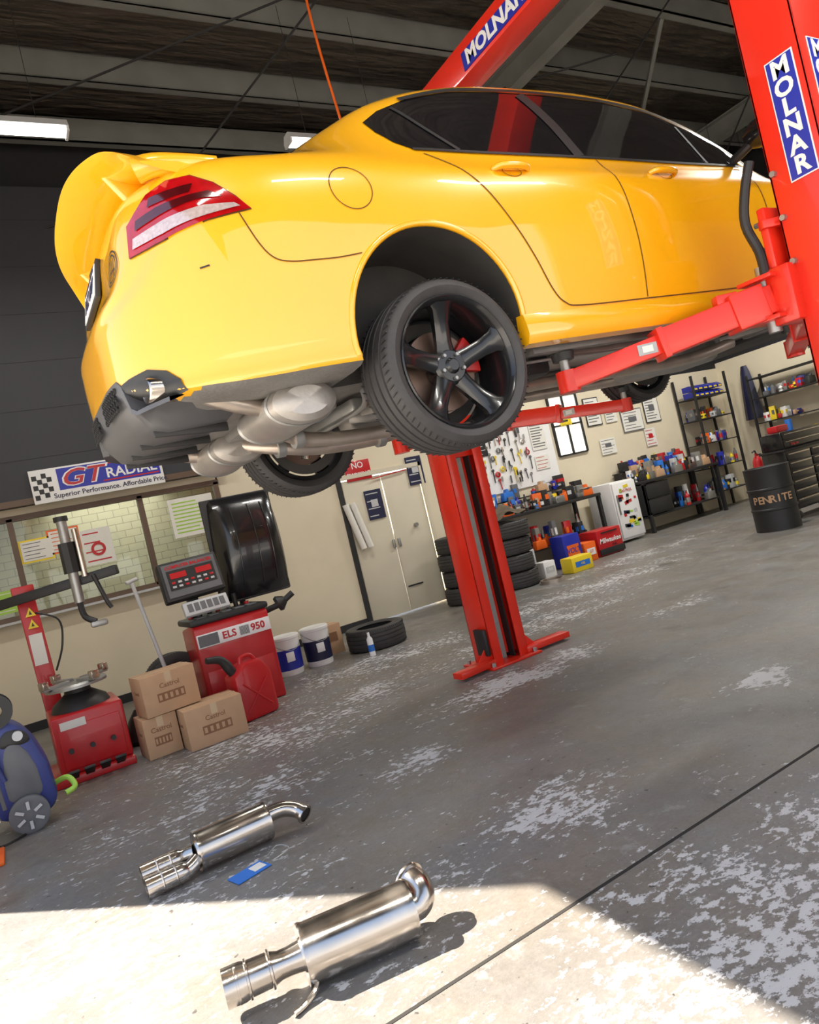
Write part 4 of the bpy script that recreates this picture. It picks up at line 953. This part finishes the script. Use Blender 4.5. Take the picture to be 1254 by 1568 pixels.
def crate(name,x0,x1,y0,y1,z0,z1,m,txt,tm=WHT,lid=None):
    b=B(); b.bx(x0,x1,y0,y1,z0,z1,m,.012); 
    if lid: b.bx(x0-.01,x1+.01,y0-.01,y1+.01,z1-.05,z1+.01,lid,.01)
    b.box(((x0+x1)/2,y0-.004,(z0+z1)/2),((x1-x0)*.7,.004,(z1-z0)*.35),tm); b.text(txt,(z1-z0)*.22,m,T((x0+x1)/2,y0-.008,(z0+z1)/2),shear=.2); b.obj(name)
b=B(); b.bx(8.1,8.65,8.45,8.85,0,.42,MRED,.02).bx(8.1,8.65,8.43,8.45,.02,.12,BLK,.004); b.bx(8.2,8.55,8.44,8.45,.36,.38,BLK); b.text('Milwaukee',.11,WHT,T(8.37,8.445,.24),bold=.02,shear=.25); b.text('FUEL',.05,BLK,T(8.45,8.445,.15)); b.obj('tool_box')
crate('parts_box',6.95,7.35,7.85,8.1,0,.22,YPL,'OIL',CBLUE); crate('parts_box',6.68,6.9,8.15,8.35,0,.24,WHT,'AIR',LGREY); crate('parts_box',6.60,6.98,8.65,8.95,.0,.42,LGREY,'FILTER',CBLUE)
crate('parts_box',7.35,7.7,8.4,8.7,0,.5,BLUE,'VOLT',ORG); crate('parts_box',7.75,8.0,8.4,8.7,0,.3,ORG,'GT',WHT)
b=B(); b.lathe([(.14,0),(.17,0),(.17,.05),(.14,.05)],RUST,Matrix.Translation((6.45,7.75,0)),30); b.lathe([(.06,0),(.15,0),(.15,.02),(.06,.02)],RUST,Matrix.Translation((6.45,7.75,0)),30); b.obj('brake_drum')
# shelving racks
rk=group('shelving_rack',(13.0,9.6,0)); b=B()
for x in (12.45,13.5):
    for y in (9.4,9.85): b.bx(x-.02,x+.02,y-.02,y+.02,0,2.75,BLK)
for z in (.35,.85,1.35,1.85,2.3): b.bx(12.43,13.52,9.38,9.87,z,z+.02,BLK)
b.obj('frame',rk)
b=B()
for i in range(6):
    for j in range(2): 
        x=12.52+i*.155; z=2.33+j*.13; b.prism([(0,0),(.28,0),(.28,.11),(.10,.11),(0,.05)],.13,BLUE,frame((x,9.44,z),(0,1,0),(0,0,1))); b.bx(x+.02,x+.11,9.435,9.44,z+.01,z+.04,YPL)
b.obj('storage_bins',rk)
for z in (.37,.87,1.37,1.87): clutter('shelf_items',12.55,13.4,9.45,9.8,z,18,.28,rk)
rk=group('shelving_rack',(13.7,8.2,0)); b=B()
for y in (7.5,8.9):
    for x in (13.45,13.9): b.bx(x-.02,x+.02,y-.02,y+.02,0,2.5,BLK)
for z in (.5,1.0,1.5,2.0,2.4): b.bx(13.43,13.92,7.48,8.92,z,z+.02,BLK)
b.obj('frame',rk)
for z in (.52,1.02,1.52,2.02): clutter('shelf_items',13.5,13.85,7.6,8.8,z,20,.28,rk)
b=B(); vs=[];fs=[]
for i in range(9):
    for j in range(13):
        a=2*math.pi*j/12; w=.05+.11*(i/8)**.6; vs.append((13.84+w*.8*math.cos(a)*(1+.12*math.sin(5*a)),9.16+w*1.1*math.sin(a)*(1+.2*math.cos(4*a)),2.75-i*.14))
for i in range(8):
    for j in range(12): fs.append((i*13+j,i*13+j+1,(i+1)*13+j+1,(i+1)*13+j))
b.add(vs,fs,CHALK); b.obj('hanging_coat')
# oil drum
dx_,dy_=9.25,6.15
b=B(); b.lathe([(.0001,.02),(.27,.02),(.29,0),(.29,.28),(.30,.29),(.30,.31),(.29,.32),(.29,.56),(.30,.57),(.30,.59),(.29,.60),(.29,.86),(.295,.88),(.28,.88),(.27,.865),(.0001,.865)],BLK,Matrix.Translation((dx_,dy_,0)),48)
for i,ch in enumerate('PENRITE'):
    a=math.atan2(-.56,-.83)+(i-3)*.27; nrm=Vector((math.cos(a),math.sin(a),0)); o=Vector((dx_,dy_,.44))+nrm*.293; b.text(ch,.14,CARD,frame(o,(-nrm.y,nrm.x,0),(0,0,1)),bold=.02)
b.obj('oil_drum')
# tool chest
b=B(); q=.22
b.bx(9.7+q,10.95+q,6.25,6.62,.14,1.02,BLKG,.015).bx(9.74+q,10.91+q,6.28,6.60,1.03,1.28,BLKG,.015); b.bx(9.68+q,10.97+q,6.23,6.64,1.0,1.03,BLK,.005)
for i in range(6):
    for (a,c) in ((9.73+q,10.3+q),(10.34+q,10.92+q)): b.bx(a,c,6.235,6.25,.17+i*.135,.29+i*.135,BLKG,.004); b.bx(a+.02,c-.02,6.222,6.236,.262+i*.135,.283+i*.135,STEEL,.003)
for i in range(2): b.bx(9.77+q,10.88+q,6.266,6.28,1.05+i*.11,1.145+i*.11,BLKG,.004); b.bx(9.8+q,10.85+q,6.254,6.268,1.125+i*.11,1.14+i*.11,STEEL,.003)
b.text('Snap-on',.06,MRED,T(10.0+q,6.25,1.09))
for x in (9.8+q,10.85+q):
    for y in (6.32,6.55): b.cyl((x-.02,y,.06),(x+.02,y,.06),.06,RUB,n=24); b.box((x,y,.12),(.06,.06,.05),GREYM)
b.box((10.2,6.45,1.34),(.3,.16,.1),MRED,bev=.02); b.cyl((10.5,6.45,1.28),(10.5,6.45,1.45),.05,CBLUE)
b.obj('tool_chest')
b=B(); X_,Y_=10.75,7.25
b.lathe([(.0001,.55),(.075,.55),(.08,.57),(.08,.90),(.05,.97),(.025,.99),(.025,1.03),(.0001,1.03)],MRED,Matrix.Translation((X_,Y_,0)),28); b.tube([(X_,Y_,1.02),(X_-.05,Y_-.02,1.08),(X_-.12,Y_-.02,1.06)],.012,BLK,8,k=4); b.tube([(X_,Y_,1.0),(X_+.08,Y_-.05,.98),(X_+.11,Y_-.06,.7)],.012,BLK,8,k=4)
b.lathe([(.081,.65),(.081,.8)],WHT,Matrix.Translation((X_,Y_,0)),28); b.cyl((X_,Y_,0),(X_,Y_,.55),.02,BLK); b.cyl((X_,Y_,0),(X_,Y_,.02),.16,BLK); b.obj('fire_extinguisher')

# ------------------------------------------------------------------ LIGHT
el=R(50); sd=Vector((.66*math.cos(el),-.75*math.cos(el),-math.sin(el)))
sl=bpy.data.lights.new('sun','SUN'); sl.energy=22; sl.angle=R(.6); sl.color=(1,.90,.76)
so=bpy.data.objects.new('sun',sl); so.rotation_euler=sd.to_track_quat('-Z','Y').to_euler(); so.location=(-6,6,9); COL.objects.link(so)
w=bpy.data.worlds.new('world'); S.world=w; w.use_nodes=True; nt=w.node_tree; bg=nt.nodes['Background']
tc_=nt.nodes.new('ShaderNodeTexCoord'); sp_=nt.nodes.new('ShaderNodeSeparateXYZ'); cr=nt.nodes.new('ShaderNodeValToRGB')
nt.links.new(tc_.outputs['Generated'],sp_.inputs[0]); nt.links.new(sp_.outputs[2],cr.inputs[0])
cr.color_ramp.elements[0].color=(1,.97,.92,1); cr.color_ramp.elements[1].color=(.34,.48,.75,1); cr.color_ramp.elements[1].position=.6
nt.links.new(cr.outputs[0],bg.inputs[0]); bg.inputs[1].default_value=1.9
